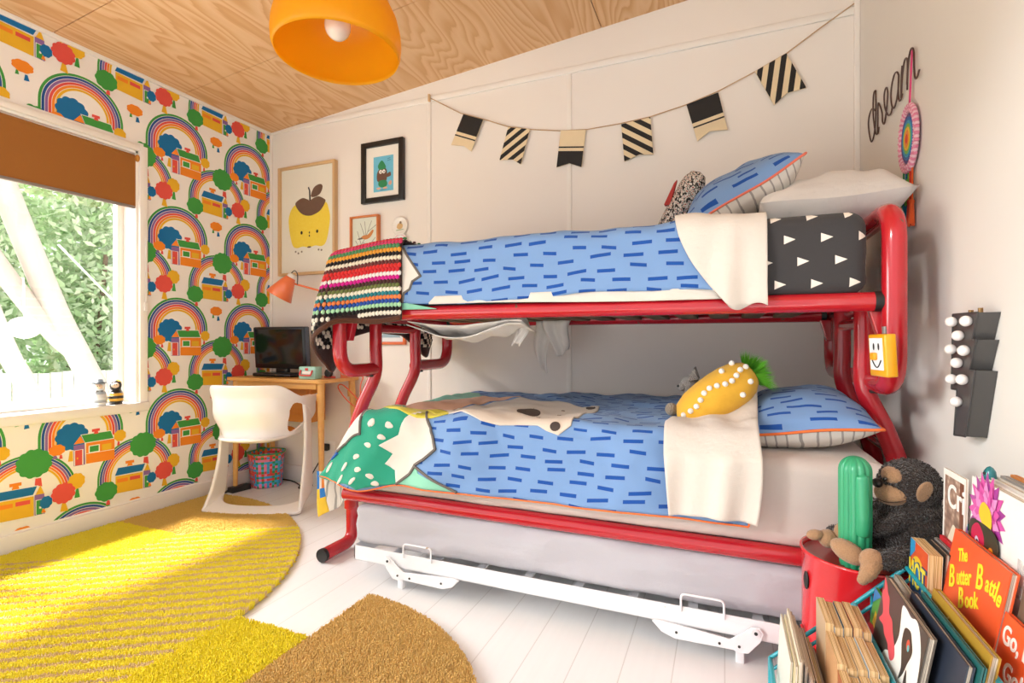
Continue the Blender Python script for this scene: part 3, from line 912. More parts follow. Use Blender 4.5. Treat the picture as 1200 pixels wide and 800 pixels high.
# yellow, coral and mint shapes along the top behind the peak
YEL = cloth('#e9dc55', bump=.3); COR = cloth('#efb591', bump=.3)
b.conform(L_T([(-1.36, 1.83), (-1.211, 1.815), (-1.10, 1.86), (-.99, 1.755), (-1.05, 1.715), (-1.11, 1.70), (-1.25, 1.725)]), .013, f2, YEL)
b.conform(L_T([(-1.12, 1.80), (-1.07, 1.83), (-1.0, 1.765), (-1.045, 1.745)]), .013, f3, flat('#c6b93a', .85))
b.conform(L_T([(-1.40, 2.0), (-1.36, 1.86), (-1.20, 1.84), (-1.08, 1.88), (-1.09, 2.06), (-1.04, 2.22), (-.93, 2.36), (-1.02, 2.50), (-1.15, 2.45), (-1.30, 2.2)]), .013, f1, COR)
b.conform(L_T([(-1.47, 2.1), (-1.38, 2.02), (-1.30, 2.22), (-1.17, 2.44), (-1.28, 2.60), (-1.47, 2.60)]), .013, f1, MINT)
# bear face
bear = L_T([(-1.11, 1.79), (-1.06, 1.90), (-1.07, 2.02), (-1.0, 2.22), (-.90, 2.29), (-.74, 2.23), (-.60, 2.15), (-.56, 2.14), (-.535, 2.20), (-.50, 2.19), (-.485, 2.10), (-.50, 2.04), (-.495, 1.97), (-.48, 1.87), (-.495, 1.79), (-.49, 1.71), (-.53, 1.665), (-.575, 1.68), (-.61, 1.70), (-.688, 1.70), (-.75, 1.69), (-.82, 1.695), (-.895, 1.715), (-.97, 1.745)])
FAWN = cloth('#e2d3c2', bump=.3)
b.conform(bear, .013, f2, FAWN)
ell2 = lambda cx, cy, rx, ry, n=24: [(cx+rx*math.cos(2*PI*k/n), cy+ry*math.sin(2*PI*k/n)) for k in range(n)]
b.conform(L_T(ell2(-.725, 1.925, .045, .062)), .013, f3, flat('#5b4c44', .9))
for cx, cy in ((-.525, 2.13), (-.545, 1.70)): b.conform(L_T(ell2(cx, cy, .018, .02, 14)), .013, f3, flat('#4a3f3a', .9))
for cx, cy in ((-.60, 1.93), (-.62, 2.05), (-.64, 1.80)): b.conform(L_T(ell2(cx, cy, .008, .008, 8)), .013, f3, flat('#a48d7c', .9))
# orange piping along the hem
hp = [lower_duvet(s, l_tmax(s)+.002) for s in np.linspace(-1.60, LX1, 60)]
ldo = obj('duvet', b, loc=(-.7, 2.1, .68)); solid(ldo, .006, 1)
tag(ldo, 'blue dashed duvet with a bear face and green forest print on the lower bunk', 'duvet')
b = MB(); b.tube([p+Vector((0, -.001, .001)) for p in hp], .003, PIPE, 6)
b.tube([lower_duvet(LX1, c*l_tmax(LX1)) for c in np.linspace(0, 1, 50)], .003, PIPE, 6); tag(obj('piping', b, ldo), 'orange piping')
# flap hanging beyond the foot: lining side faces the room, printed edge turned outwards
b = MB()
def fpt(a, c):
    A, C = Vector((-1.607, 1.688, .425)), Vector((-1.44, 1.80, .405))
    B, D = Vector((-1.592, 1.690, .232)), Vector((-1.44, 1.80, .335))
    t = A.lerp(C, a); q = B.lerp(D, a**.85); p = t.lerp(q, c)
    n = Vector((-.55, -.83, 0))
    return p+n*(.012*math.sin(a*8+c*2.5)*c+.006*math.sin(a*17)*c)-n*.012*(1-a)
b.grid(lambda a, c: fpt(.15+.85*a, c), 18, 14, LINING, lambda a, c: (a*.22+c*.05, c*.2-a*.05))
fl = obj('foot_flap', b, ldo); tag(fl, 'grey striped lining of the duvet'); solid(fl, .004, 1)
b = MB()
RB = flat('#2f7fd0', .85); YL2 = flat('#f3c93e', .85); OR2 = flat('#ef8a3e', .85)
for (a0, a1, c0, c1, m) in ((0, .15, .62, 1, YL2), (0, .06, .40, .62, YL2), (.06, .15, .40, .62, RB), (0, .05, 0, .40, RB), (.05, .10, 0, .40, CREAM), (.10, .15, 0, .40, OR2)):
    b.grid(lambda a, c: fpt(a0+(a1-a0)*a, c0+(c1-c0)*c), 6, 8, m)
fe_ = obj('flap_edge', b, ldo); tag(fe_, 'yellow and blue printed edge of the duvet'); solid(fe_, .003, 1)

# ---- folded cream sheet hanging over the lower duvet's head end
b = MB()
def ls(a, c):
    # c: 0 back on the bed .. 1 hem
    if c < .42:
        q = c/.42
        x0 = -.03+(-.178+.03)*q; x1 = .105-.012*q
        y = 2.02-(2.02-DYF+.035)*q+.035*q
        z = .83-.085*sstep(0, .55, q)-.035*sstep(.4, 1, q)*0-.02*q
        z = .83-.105*sstep(0, .8, q) - .03*(1-a)*(1-q)
        y = DYF+.03+(2.02-DYF-.03)*(1-q)
        x = x0+(x1-x0)*a
        return (x, y, z+.006*math.sin(x*50+y*9)-.012*sstep(.85, 1, q))
    q = (c-.42)/.58
    x0 = -.178+.02*q; x1 = .093-.008*q+.012*math.sin(q*3)
    x = x0+(x1-x0)*a
    zt, zb = .713, .446+.008*math.sin(a*3)
    z = zt+(zb-zt)*q
    y = DYF+.03-.088*min(1, q*3.2)**.6-.004-.010*math.sin(x*38+1+q*1.5)*q-.006*math.sin(x*71+q*2)*q
    return (x, y, z)
b.grid(ls, 40, 60, SHEET)
o = obj('folded_sheet', b, loc=(-.03, 1.85, .72)); solid(o, .004, -1)
tag(o, 'cream top sheet folded over the lower duvet beside the yellow cushion', 'sheet')

# ------------------------------------------------------------------ pillows
def pillow(name, label, c, w, l, th, rot, top, bot, pipe=None, seed=0, wr=.008, cat='pillow', pw=2.6):
    b = MB(); M = Matrix.Translation(Vector(c)) @ rot.to_4x4()
    def f(sg):
        def g(a, d):
            u, v = a*2-1, d*2-1
            u2, v2 = math.copysign(abs(u)**.8, u), math.copysign(abs(v)**.8, v)
            hgt = max(0, (1-abs(u2)**pw))**.55*max(0, (1-abs(v2)**pw))**.55
            x = w/2*u2*(1-.07*(1-v2*v2)); y = l/2*v2*(1-.06*(1-u2*u2))
            n = wr*nz(x, y, seed+sg, 7)+wr*.5*nz(x, y, seed, 17)
            e = .010*nz(x, y, seed+9, 5)
            return M @ Vector((x, y, sg*(th/2)*hgt+n*(hgt**.5)+e))
        return g
    b.grid(f(1), 36, 36, top, lambda a, d: (a*w, d*l)); b.grid(lambda a, d: f(-1)(1-a, d), 36, 36, bot, lambda a, d: (a*w, d*l))
    o = obj(name, b, loc=c)
    tag(o, label, cat)
    if pipe:
        pts = []
        g = f(1)
        N = 30
        pts += [g(k/N, 0) for k in range(N)]+[g(1, k/N) for k in range(N)]+[g(1-k/N, 1) for k in range(N)]+[g(0, 1-k/N) for k in range(N)]
        b2 = MB(); b2.tube(pts, .0045, pipe, 6, closed=True); tag(obj('piping', b2, o), 'orange piping')
    return o
PST = stripe_mat('grey_pinstripe_cotton', '#dcd7d0', '#a29d99', .03, 0, .18)
pillow('pillow', 'white crumpled pillow lying at the head of the upper bunk', (.315, 2.235, 1.455), .44, .66, .20, Euler((R(2), R(-2), R(2))).to_matrix(), WSHEET, WSHEET, seed=2, wr=.034, pw=3.6)
pillow('pillow', 'blue dashed pillow with striped back leaning tilted on the upper bunk', (.045, 2.22, 1.545), .44, .54, .19, Euler((R(14), R(-29), R(-4))).to_matrix(), DASH, PST, flat('#e0755c', .8), seed=4, wr=.016, pw=3.2)
pillow('pillow', 'blue dashed pillow with orange piping at the head of the lower bunk', (.235, 2.05, .715), .40, .56, .19, Euler((R(3), R(-7), R(-3))).to_matrix(), DASH, PST, PIPE, seed=6, wr=.010)

# ------------------------------------------------------------------ soft toys on the beds
def axis_frame(p0, p1):
    z = (Vector(p1)-Vector(p0)).normalized(); x = Vector((0, 1, 0)).cross(z).normalized(); y = z.cross(x)
    return Matrix((x, y, z)).transposed()
YELC = cloth('#e7b23c', bump=.35, wr=16)
pc = thing('pineapple_cushion', 'yellow pineapple shaped cushion with white pompoms on the lower bunk', 'cushion', (-.03, 1.90, .70))
p0, p1 = Vector((-.135, 1.86, .700)), Vector((.085, 1.93, .872)); ax = axis_frame(p0, p1); Lp = (p1-p0).length
prof = [(.004, -.012), (.03, 0), (.055, .02), (.070, .06), (.078, .11), (.079, .16), (.076, .20), (.066, .24), (.045, .268), (.004, .285)]
sc_ = Lp/.275
b = MB(); b.lathe([(r*(1+.02*math.sin(i*7)), z*sc_) for i, (r, z) in enumerate(prof)], p0, YELC, 28, ax)
b.v = [tuple(Vector(p)+Vector((nz(*p, 12), nz(p[1], p[0], p[2], 12), nz(p[2], p[1], 3, 12)))*.004) for p in b.v]
obj('cushion_body', b, pc)
POM = fur('#f6f0e8', 300, .6, .003, .05)
b_ = []
for row, ang in enumerate((R(-112), R(-150), R(-70))):
    for k in range(12):
        z = .012+k*.0225
        r = np.interp(z, [q[1] for q in prof], [q[0] for q in prof])+.002
        if row and k not in (8, 10): continue
        p = p0+ax @ Vector((r*math.cos(ang+.15*math.sin(k)), r*math.sin(ang+.15*math.sin(k)), z*sc_))
        b = MB(); b.ell(p, .0095, POM, nu=10, nv=7); b_.append(obj('pompom', b, pc)); b_[-1]['label'] = 'white pompom'
b = MB(); b.ell(p0+ax @ Vector((0, 0, -.012)), (.016, .016, .022), cloth('#f3ede4'), ax, 12, 8); tag(obj('stem_tip', b, pc), 'white stitched tip')
b = MB(); rg = random.Random(8)
G1, G2 = flat('#6fc22e', .8), flat('#58a828', .8)
for k in range(1100):
    a, q = rg.random()*2*PI, rg.random()
    base = p1+ax @ Vector((.03*math.cos(a)*q, .03*math.sin(a)*q, -.01))
    d = (ax @ Vector((math.cos(a)*q*1.7, math.sin(a)*q*1.7, .9))).normalized()
    tip = base+d*(.045+.035*rg.random())+Vector((0, 0, -.012*q))
    w = d.orthogonal().normalized()*.0018
    b.add([base-w, base+w, tip], [(0, 1, 2)], rg.choice((G1, G2)))
tag(obj('leaf_tuft', b, pc), 'bright green fluffy tuft')

gm = thing('plush_mouse', 'small grey plush animal peeking out behind the yellow cushion', 'soft toy', (-.13, 2.0, .70))
GF = fur('#8f8883', 220); TF = fur('#a3937f', 220)
b = MB(); b.ell((-.10, 2.03, .74), (.045, .05, .05), GF); obj('body', b, gm)
b = MB(); b.ell((-.118, 2.0, .815), (.034, .032, .036), GF, Euler((0, R(20), 0)).to_matrix()); b.ell((-.145, 1.985, .808), (.017, .017, .015), GF, nu=12, nv=8); obj('head', b, gm)
b = MB(); b.ell((-.158, 1.975, .812), .005, BLACK, nu=8, nv=6); obj('nose', b, gm)
for dy in (-.03, .03):
    b = MB(); b.prism([(-.128, 2.0+dy-.018, .832), (-.088, 2.0+dy-.012, .838), (-.103, 2.0+dy, .882)], (.004, .012, 0), GF, .002); obj('ear', b, gm)
for x, y in ((-.175, 1.90), (-.14, 1.95)):
    b = MB(); b.tube(catmull([(-.10, 2.0, .735), ((x-.10)/2, (y+2.0)/2, .735), (x+.02, y, .735)], 6), .016, GF, 10); b.ell((x, y, .735), (.022, .02, .023), TF, nu=14, nv=9); obj('leg', b, gm)
rg = random.Random(2)

kt = thing('knitted_toy', 'speckled knitted sausage shaped toy leaning by the upper blue pillow', 'soft toy', (-.18, 2.25, 1.40))
def m_knit():
    t = NT('speckled_knit'); v = t.obj()
    o = t.n('ShaderNodeTexVoronoi'); t.l(t.mapping(v, (1, 1, .7)), o.inputs['Vector']); o.inputs['Scale'].default_value = 130
    f = t.ramp(o.outputs['Distance'], [(0, '#a04a3e'), (.28, '#a04a3e'), (.32, '#ece5da'), (.55, '#cfc7bc'), (.62, '#4b4542'), (1, '#2f2b2a')], False)
    t.bump(o.outputs['Distance'], .8, .008)
    return t.fin(f, .95, spec=.1)
KN = m_knit()
k0, k1 = Vector((-.225, 2.25, 1.44)), Vector((-.105, 2.25, 1.655)); ax = axis_frame(k0, k1); Lk = (k1-k0).length
b = MB(); b.lathe([(.003, -.04), (.03, -.03), (.046, 0), (.05, .08), (.05, Lk-.05), (.046, Lk-.02), (.032, Lk+.008), (.003, Lk+.02)], k0, KN, 24, ax); obj('body', b, kt)
b = MB(); b.prism([k0+Vector((-.01, -.03, .105)), k0+Vector((.03, -.03, .19)), k0+Vector((.043, -.03, .205)), k0+Vector((.015, -.03, .10))], (0, .03, 0), flat('#b23a34', .9), .003); tag(obj('fin', b, kt), 'red felt fin')
b = MB(); b.grid(lambda a, c: k0+Vector((-.045+.02*a+.06*c, -.02+.04*a, .0+.11*c)), 4, 8, cloth('#9fc3ae')); solid(obj('ribbon', b, kt), .004); 

# ------------------------------------------------------------------ crochet blanket over the foot of the upper bunk
bl = thing('crochet_blanket', 'striped multicoloured crochet blanket draped over the foot of the upper bunk', 'blanket', (-1.45, 2.1, 1.39))
BX0, BXC, RC = -1.16, -1.475, .07
Lf = BX0-BXC; Lc = RC*PI/2; Lb = .92
yf = DYF+.001; ZTB = 1.378
def bdir(u):
    """plan position and outward normal at perimeter distance u"""
    if u < Lf: return Vector((BX0-u, yf, 0)), Vector((0, -1, 0))
    if u < Lf+Lc:
        a = (u-Lf)/RC; return Vector((BXC-RC*math.sin(a), yf+RC-RC*math.cos(a), 0)), Vector((-math.sin(a), -math.cos(a), 0))
    return Vector((BXC-RC, yf+RC+(u-Lf-Lc), 0)), Vector((-1, 0, 0))
def b_len(u):
    """hanging length"""
    base = .338+.012*math.sin(u*16)
    x = u-Lf
    return base+.03*sstep(-.05, .06, x)+.15*math.exp(-((x-.15)/.09)**2)+.03*math.sin(x*9)*sstep(.2, .5, x)+.08*math.exp(-((x-.93)/.1)**2)
def b_pos(u, v, off=0):
    p, n = bdir(u)
    fl = .022+.02*sstep(.02, .3, v)*sstep(0, Lf, u)+(.045*sstep(.0, .36, v))*sstep(Lf-.12, Lf+.05, u)
    fl += .016*math.sin(u*24+.6)*sstep(.05, .34, v)*sstep(.12, .4, u)
    r = .04
    if v < r*PI/2:
        a = v/r
        z = ZTB-r+r*math.cos(a)-.03*sstep(.05, .40, u); o = r*math.sin(a)-r
        q = p+n*(o+fl*0+.012); nn = n*math.sin(a)+Vector((0, 0, 1))*math.cos(a)
        q.z = z; return q+nn*off
    q = p+n*(fl-.01); q.z = ZTB-r-(v-r*PI/2)-.03*sstep(.05, .40, u)
    return q+n*off
ROWS = ['#3f7a4a', '#d8384a', '#cf3a66', '#4f8a5a', '#e39a35', '#1f1a1a', '#e6d9c0', '#6a3330', '#d62f2c', '#cf2a2f', '#ece6e0', '#cf1f8a', '#4a2d28', '#6b7440', '#efe4cf', '#2a7d86', '#e8834a', '#2a4fa0', '#a8d8ac', '#1d1a1a', '#efe8d8']
BASE = cloth('#3a2522', fine=300, bump=.5)
TU = Lf+Lc+Lb
b = MB(); b.grid(lambda a, c: b_pos(a*TU, c*b_len(a*TU)), 150, 24, BASE)
b.grid(lambda a, c: (BXC-RC+.02+(BX0-BXC+RC-.02)*a, yf+.02+(2.62-yf)*c, ZTB-.006+.004*math.sin(a*9+c*13)-.03*sstep(-1.2, -1.5, BXC-RC+.02+(BX0-BXC+RC-.02)*a)), 16, 30, BASE)
o = obj('knitted_ground', b, bl); solid(o, .004, -1)
YARN = {c: cloth(c, fine=500, bump=.4) for c in set(ROWS)}
b = MB()
nr = len(ROWS)
rh = .0153
def cluster(u, v, c, inside=False, sx=.0094, sv=.0108):
    e = .003
    p = b_pos(u, v, -.006 if inside else .004); du = (b_pos(u+e, v, .004)-b_pos(u-e, v, .004)).normalized(); dv = (b_pos(u, v+e, .004)-b_pos(u, max(0, v-e), .004)).normalized()
    n = du.cross(dv).normalized()*(-1 if inside else 1)
    vs = []; fs = []
    for j, (rr, h) in enumerate(((1, -.002), (.85, .003), (.45, .0055))):
        for k in range(6):
            a = 2*PI*k/6+.3; vs.append(p+du*sx*rr*math.cos(a)+dv*sv*rr*math.sin(a)-n*h*-1)
    for j in range(2):
        for k in range(6): fs.append((j*6+k, j*6+(k+1) % 6, (j+1)*6+(k+1) % 6, (j+1)*6+k))
    fs.append(tuple(range(12, 18)))
    b.add(vs, fs, YARN[c], True)
for i in range(nr+7):
    v = .006+i*rh
    sp = .0165
    for k in range(int(TU/sp)):
        u = .008+k*sp+(sp/2 if i % 2 else 0)
        lim = b_len(u)-.026
        if v > lim or u > TU-.005: continue
        ci = ROWS[i] if i < nr else ('#1d1a1a', '#efe8d8')[(i+k) % 2]
        if u > Lf+Lc+.05 and i > 3: ci = ('#1d1a1a', '#efe8d8', '#1d1a1a', '#4a2d28')[i % 4]
        cluster(u, v, ci)
        if u > Lf+.02 and i > 9: cluster(u, v, ('#1d1a1a', '#efe8d8', '#efe8d8', '#1d1a1a')[(i*3+k) % 4], True)
# rows lying on top of the bed
for j in range(1, 16):
    for k in range(int((BX0-BXC)/.0182)):
        p = Vector((BX0-.01-k*.0182-(.009 if j % 2 else 0), yf+.022+j*.0175, ZTB+.001))
        p.z -= .03*sstep(-1.2, -1.5, p.x)
        b.ell(p, (.008, .0075, .004), YARN[ROWS[(j*7) % nr]], nu=6, nv=4)
obj('crochet_rows', b, bl)
HEM = cloth('#54301f', fine=400, bump=.5)
b = MB(); b.tube([b_pos(u, b_len(u)-.010, .003) for u in np.linspace(.002, TU, 160)], .007, HEM, 8); 
b.tube([b_pos(u, b_len(u)-.002, .003) for u in np.linspace(.002, TU, 160)], .007, HEM, 8); tag(obj('border', b, bl), 'dark brown crochet border')

# ------------------------------------------------------------------ trundle bed
mattress('mattress', 'grey trundle mattress on the low white frame under the bunk', (-1.425, 1.715, .140), (.40, 2.58, .308), GREYSH, .035, wr=.015, seed=9)
tf = thing('trundle_frame', 'low white metal folding trundle frame under the bunk bed', 'bed frame', (-.5, 2.1, 0))
WM = NT('white_enamel'); v = WM.obj(); ch = WM.noise(v, 26, 3); f2_ = WM.noise(v, 3, 2)
WM = WM.fin(WM.mix(WM.M('MULTIPLY', WM.M('GREATER_THAN', ch, .70), WM.M('GREATER_THAN', f2_, .5)), lin('#eeeef0'), lin('#b9a58e')), .35)
yt = 1.695
def rail(y, s):
    b = MB(); b.bb((-1.40, y, .085), (.40, y+s*.004, .143), WM); b.bb((-1.40, y, .085), (.40, y+s*.035, .089), WM); return b
obj('side_rail', rail(yt, 1), tf); obj('side_rail', rail(2.60, -1), tf)
for x in (-1.40, .396):
    b = MB(); b.bb((x, yt, .085), (x+.004, 2.60, .148), WM); obj('end_rail', b, tf)
b = MB()
for k in range(9): b.bb((-1.25+k*.19, yt+.01, .112), (-1.22+k*.19, 2.59, .118), WM)
obj('slat_mesh', b, tf)
HOLE_ = flat('#33302f', .6)
for y, sg in ((yt-.008, 1), (2.61, -1)):
    for sd, x0, x1 in ((1, .085, -.215), (-1, -1.225, -.91)):
        # folded leg: long flat channel with rounded end and a round pivot plate
        dx = x1-x0; q = abs(dx)/dx
        out = [(x0-q*.012, .127), (x0-q*.022, .112), (x0-q*.012, .085), (x0+q*.02, .046), (x0+q*.05, .042), (x0+q*.06, .048), (x1-q*.07, .045), (x1-q*.03, .058), (x1, .088), (x1-q*.02, .094), (x0+q*.07, .078), (x0+q*.03, .108), (x0+q*.012, .125)]
        b = MB(); b.prism([(px, y, pz) for px, pz in out], (0, -.006*sg, 0), WM, .0015); lg = obj('folding_leg', b, tf)
        b = MB(); b.tube([(x0-q*.0, y, .112), (x0, y-.010*sg, .112)], .012, WM, 14); b.tube([(x0, y-.01*sg, .112), (x0, y-.012*sg, .112)], .005, HOLE_, 10); obj('pivot', b, lg)
        for px, pz, w in ((x1-q*.075, .066, .020), (x0+q*.10, .060, .006), (x0+q*.045, .062, .006)):
            b = MB(); b.tube([(px, y, pz), (px, y-.0085*sg, pz)], .004, HOLE_, 8); tag(obj('bolt_hole', b, lg), 'dark bolt hole')
        b = MB(); b.bb((x0+q*.03, y+.015*sg, 0), (x0+q*.055, y+.04*sg, .06), WM, .003); obj('foot', b, lg)
for x0 in (-.127, -1.16):
    b = MB(); b.tube(fillet([(x0, yt-.004, .13), (x0, yt-.004, .185), (x0+.125, yt-.004, .185), (x0+.125, yt-.004, .13)], .015), .0035, WM, 8); obj('wire_stop', b, tf)
# ------------------------------------------------------------------ desk in the corner
DT = .745
WOOD = NT('golden_birch'); v = WOOD.obj(); f = WOOD.noise(WOOD.mapping(v, (3, 40, 40)), 1, 4)
WOOD = WOOD.fin(WOOD.mix(f, lin('#dfa04f'), lin('#efbd74')), .35, spec=.4)
WOOD2 = NT('orange_wood_panel'); v = WOOD2.obj(); f = WOOD2.noise(WOOD2.mapping(v, (3, 30, 30)), 1, 4)
WOOD2 = WOOD2.fin(WOOD2.mix(f, lin('#d98a35'), lin('#e59b48')), .4)
dk = thing('desk', 'small golden wooden desk in the corner beside the rainbow wallpaper', 'desk', (-2.62, 2.55, 0))
b = MB(); b.prism(fillet([(-2.99, 2.375, DT-.022), (-2.215, 2.375, DT-.022), (-2.215, 2.725, DT-.022)], .04)+[(-2.99, 2.725, DT-.022)], (0, 0, .022), WOOD, .003); obj('tabletop', b, dk)
for (x, y, dx, dy) in ((-2.245, 2.415, .015, -.01), (-2.245, 2.69, .035, .02), (-2.95, 2.415, -.0, -.01), (-2.95, 2.69, 0, .02)):
    b = MB(); b.tube([(x, y, DT-.022), (x+dx*.2, y+dy*.2, DT-.14), (x+dx, y+dy, 0)], [.021, .021, .013], WOOD, 14); obj('leg', b, dk)
    if x > -2.5:
        b = MB(); b.tube([(x-.004, y, DT-.085), (x-.004+.003, y, DT-.125)], [.024, .024], WOOD, 14); obj('leg_collar', b, dk)
b = MB(); b.bb((-2.97, 2.56, .45), (-2.47, 2.70, DT-.022), WOOD2, .004); obj('drawer_unit', b, dk)
b = MB(); b.bb((-2.95, 2.553, .50), (-2.49, 2.56, .70), WOOD2, .002); obj('drawer_front', b, dk)
b = MB(); b.bb((-2.93, 2.40, DT-.06), (-2.27, 2.415, DT-.022), WOOD, .002); obj('apron', b, dk)

# monitor
mo = thing('monitor', 'black flat television monitor standing on the corner desk', 'monitor', (-2.71, 2.56, DT))
SCR = flat('#131415', .12, spec=.6); BEZ = flat('#17181a', .28)
Rm = Euler((R(4), 0, R(3))).to_matrix()
def mb_(b, c, s, m, bv=.004): b.box(Vector((-2.71, 2.56, DT+.19))+Rm @ Vector(c), s, m, Rm, bv)
b = MB(); mb_(b, (0, 0, 0), (.425, .05, .275), BEZ, .008); mb_(b, (0, .035, 0), (.33, .04, .2), BEZ, .012); obj('housing', b, mo)
b = MB(); mb_(b, (0, -.0255, .008), (.385, .002, .225), SCR, 0); tag(obj('screen', b, mo), 'dark glossy screen')
b = MB(); b.box((-2.71, 2.57, DT+.045), (.10, .03, .08), BEZ, bevel=.005); obj('stand_neck', b, mo)
b = MB(); b.box((-2.71, 2.545, DT+.013), (.33, .15, .024), BEZ, bevel=.008); obj('stand_base', b, mo)
b = MB(); b.box(Vector((-2.71, 2.56, DT+.19))+Rm @ Vector((.2135, -.004, .0)), (.003, .030, .262), flat('#4a5566', .3), Rm, .001); tag(obj('side_trim', b, mo), 'blue grey side edge')

# lunch tin, little camera, desk lamp
lt_ = thing('lunch_tin', 'small mint tin box with a red handle on the desk', 'tin box', (-2.33, 2.43, DT))
TIN = flat('#a4d3c2', .4, var=.16, scale=90)
b = MB(); b.box((-2.355, 2.445, DT+.038), (.13, .06, .076), TIN, bevel=.006); obj('tin_body', b, lt_)
b = MB(); b.box((-2.355, 2.4135, DT+.040), (.07, .002, .018), flat('#f4efe2', .5)); tag(obj('name_plate', b, lt_), 'cream plate')
RH = flat('#d9453a', .4)
b = MB(); b.tube(fillet([(-2.40, 2.413, DT+.055), (-2.40, 2.400, DT+.024), (-2.31, 2.400, DT+.024), (-2.31, 2.413, DT+.055)], .012), .005, RH, 8); tag(obj('handle', b, lt_), 'red handle')
b = MB(); b.box((-2.355, 2.413, DT+.060), (.022, .004, .015), RH, bevel=.001); obj('clasp', b, lt_)
ca_ = thing('toy_camera', 'small toy camera between the mint tin and the lamp base', 'toy camera', (-2.25, 2.52, DT))
b = MB(); b.box((-2.258, 2.53, DT+.035), (.09, .045, .07), flat('#b9a49a', .5), bevel=.006); b.box((-2.258, 2.53, DT+.078), (.04, .03, .018), flat('#b9a49a', .5), bevel=.003); obj('camera_body', b, ca_)
b = MB(); b.tube([(-2.258, 2.507, DT+.035), (-2.258, 2.485, DT+.035)], .024, flat('#2a2829', .4), 16); tag(obj('lens', b, ca_), 'black lens')
b = MB(); b.box((-2.258, 2.506, DT+.010), (.088, .002, .012), flat('#c9443a', .5)); tag(obj('band', b, ca_), 'red band')
dl = thing('desk_lamp', 'orange desk lamp with a cone shade reaching over the monitor', 'lamp', (-2.26, 2.63, DT))
ORL = flat('#ee7a4a', .3, coat=.3)
b = MB(); b.lathe([(0, .0), (.075, 0), (.075, .010), (.02, .018), (0, .018)], (-2.275, 2.62, DT), ORL, 28); obj('lamp_base', b, dl)
b = MB(); b.tube([(-2.275, 2.62, DT+.015), (-2.275, 2.62, 1.268)], .0075, ORL, 10); obj('pole', b, dl)
b = MB(); b.tube([(-2.27, 2.62, 1.262), (-2.60, 2.56, 1.352)], .0065, ORL, 10); b.ell((-2.275, 2.62, 1.262), .013, ORL, nu=12, nv=8); obj('arm', b, dl)
ax = axis_frame((-2.60, 2.54, 1.395), (-2.665, 2.50, 1.265))
b = MB(); b.lathe([(.030, 0), (.034, .012), (.042, .03), (.084, .145)], (-2.607, 2.535, 1.39), ORL, 28, ax); so = obj('lamp_shade', b, dl); solid(so, .003, 0)
b = MB(); b.lathe([(.001, -.028), (.022, -.026), (.027, -.01), (.028, .008)], (-2.607, 2.535, 1.39), flat('#f0eee8', .4), 20, ax); tag(obj('shade_cap', b, dl), 'white cap')
b = MB(); b.ell(Vector((-2.607, 2.535, 1.39))+ax @ Vector((0, 0, .085)), .030, flat('#f4efe6', .3), nu=14, nv=10); obj('bulb', b, dl)
b = MB(); b.tube(catmull([(-2.607, 2.535, 1.415), (-2.585, 2.545, 1.435), (-2.565, 2.55, 1.41), (-2.572, 2.556, 1.345)], 8), .0035, flat('#56524f', .5), 8); tag(obj('lamp_cord', b, dl), 'grey cord')
pts = [(-2.215, 2.65, DT+.002), (-2.10, 2.62, DT+.01), (-2.10, 2.60, .70), (-2.10, 2.60, .60), (-2.10, 2.60, .55), (-2.20, 2.60, .60), (-2.275, 2.60, .68), (-2.24, 2.60, .70), (-2.14, 2.60, .63), (-2.08, 2.60, .57), (-2.12, 2.60, .545), (-2.13, 2.60, .60), (-2.08, 2.60, .615), (-2.085, 2.60, .50), (-2.12, 2.60, .475), (-2.09, 2.60, .55), (-2.11, 2.60, .58), (-2.13, 2.60, .47), (-2.11, 2.60, .45)]
b = MB(); b.tube(catmull(pts, 8), .0042, flat('#ec6a48', .5), 6); tag(obj('lamp_flex', b, dl), 'orange flex dangling off the desk')

# white moulded armchair -------------------------------------------------------
CH = NT('white_moulded_plastic'); f = CH.noise(CH.obj(), 3, 2)
CH = CH.fin(CH.mix(f, lin('#f1ece6'), lin('#f6f1ec')), .28, coat=.3)
ch = thing('armchair', 'white moulded plastic armchair with looped legs facing the desk', 'chair', (-2.49, 2.19, 0))
FW = Vector((-.34, .94, 0)).normalized(); RT = Vector((.94, .34, 0)).normalized(); CO = Vector((-2.494, 2.187, 0))
def cw_(r, f, z): return CO+RT*r+FW*f+Vector((0, 0, z))
# shell: U-shaped wall (arms and back) flowing into the seat; parameter a runs from the left arm front round the back to the right arm front
def plan(a):
    th = PI*(a-.5)                       # -90..90 deg
    k = 1.0
    r = .258*math.copysign(abs(math.sin(th))**.75, math.sin(th)); f = .10-.27*abs(math.cos(th))**.8
    ex = max(0, abs(a-.5)-.40)/.10
    return r, f+.075*ex, ex
def top_z(a): 
    q = abs(a-.5)*2
    return .735-.075*sstep(.35, .85, q)
def shell(a, c):
    r, f, ex = plan(a)
    q = abs(a-.5)*2
    zt = top_z(a); zb = .44-.02*(1-q)
    # inward curl towards the seat, outward flare at the rim
    z = zb+(zt-zb)*c
    k = .80+.20*sstep(0, .55, c)+.085*sstep(.74, 1, c)*(1-.6*sstep(.3, .8, abs(a-.5)*2))
    cf = .02
    return cw_(r*k, cf+(f-cf)*k, z)
b = MB()
na, nc = 140, 48
vs = [[shell(i/na, j/nc) for i in range(na+1)] for j in range(nc+1)]
flat_v = [p for row in vs for p in row]; fs = []
def hole(i, j):
    """arm openings"""
    a = (i+.5)/na; c = (j+.5)/nc; q = abs(a-.5)*2
    return ((q-.76)/.165)**2+((c-.46)/.36)**2 < 1
for j in range(nc):
    for i in range(na):
        if not hole(i, j): fs.append((j*(na+1)+i, j*(na+1)+i+1, (j+1)*(na+1)+i+1, (j+1)*(na+1)+i))
b.add(flat_v, fs, CH, True)
o = obj('back_shell', b, ch); solid(o, .011, 0); subsurf(o, 1)
b = MB()
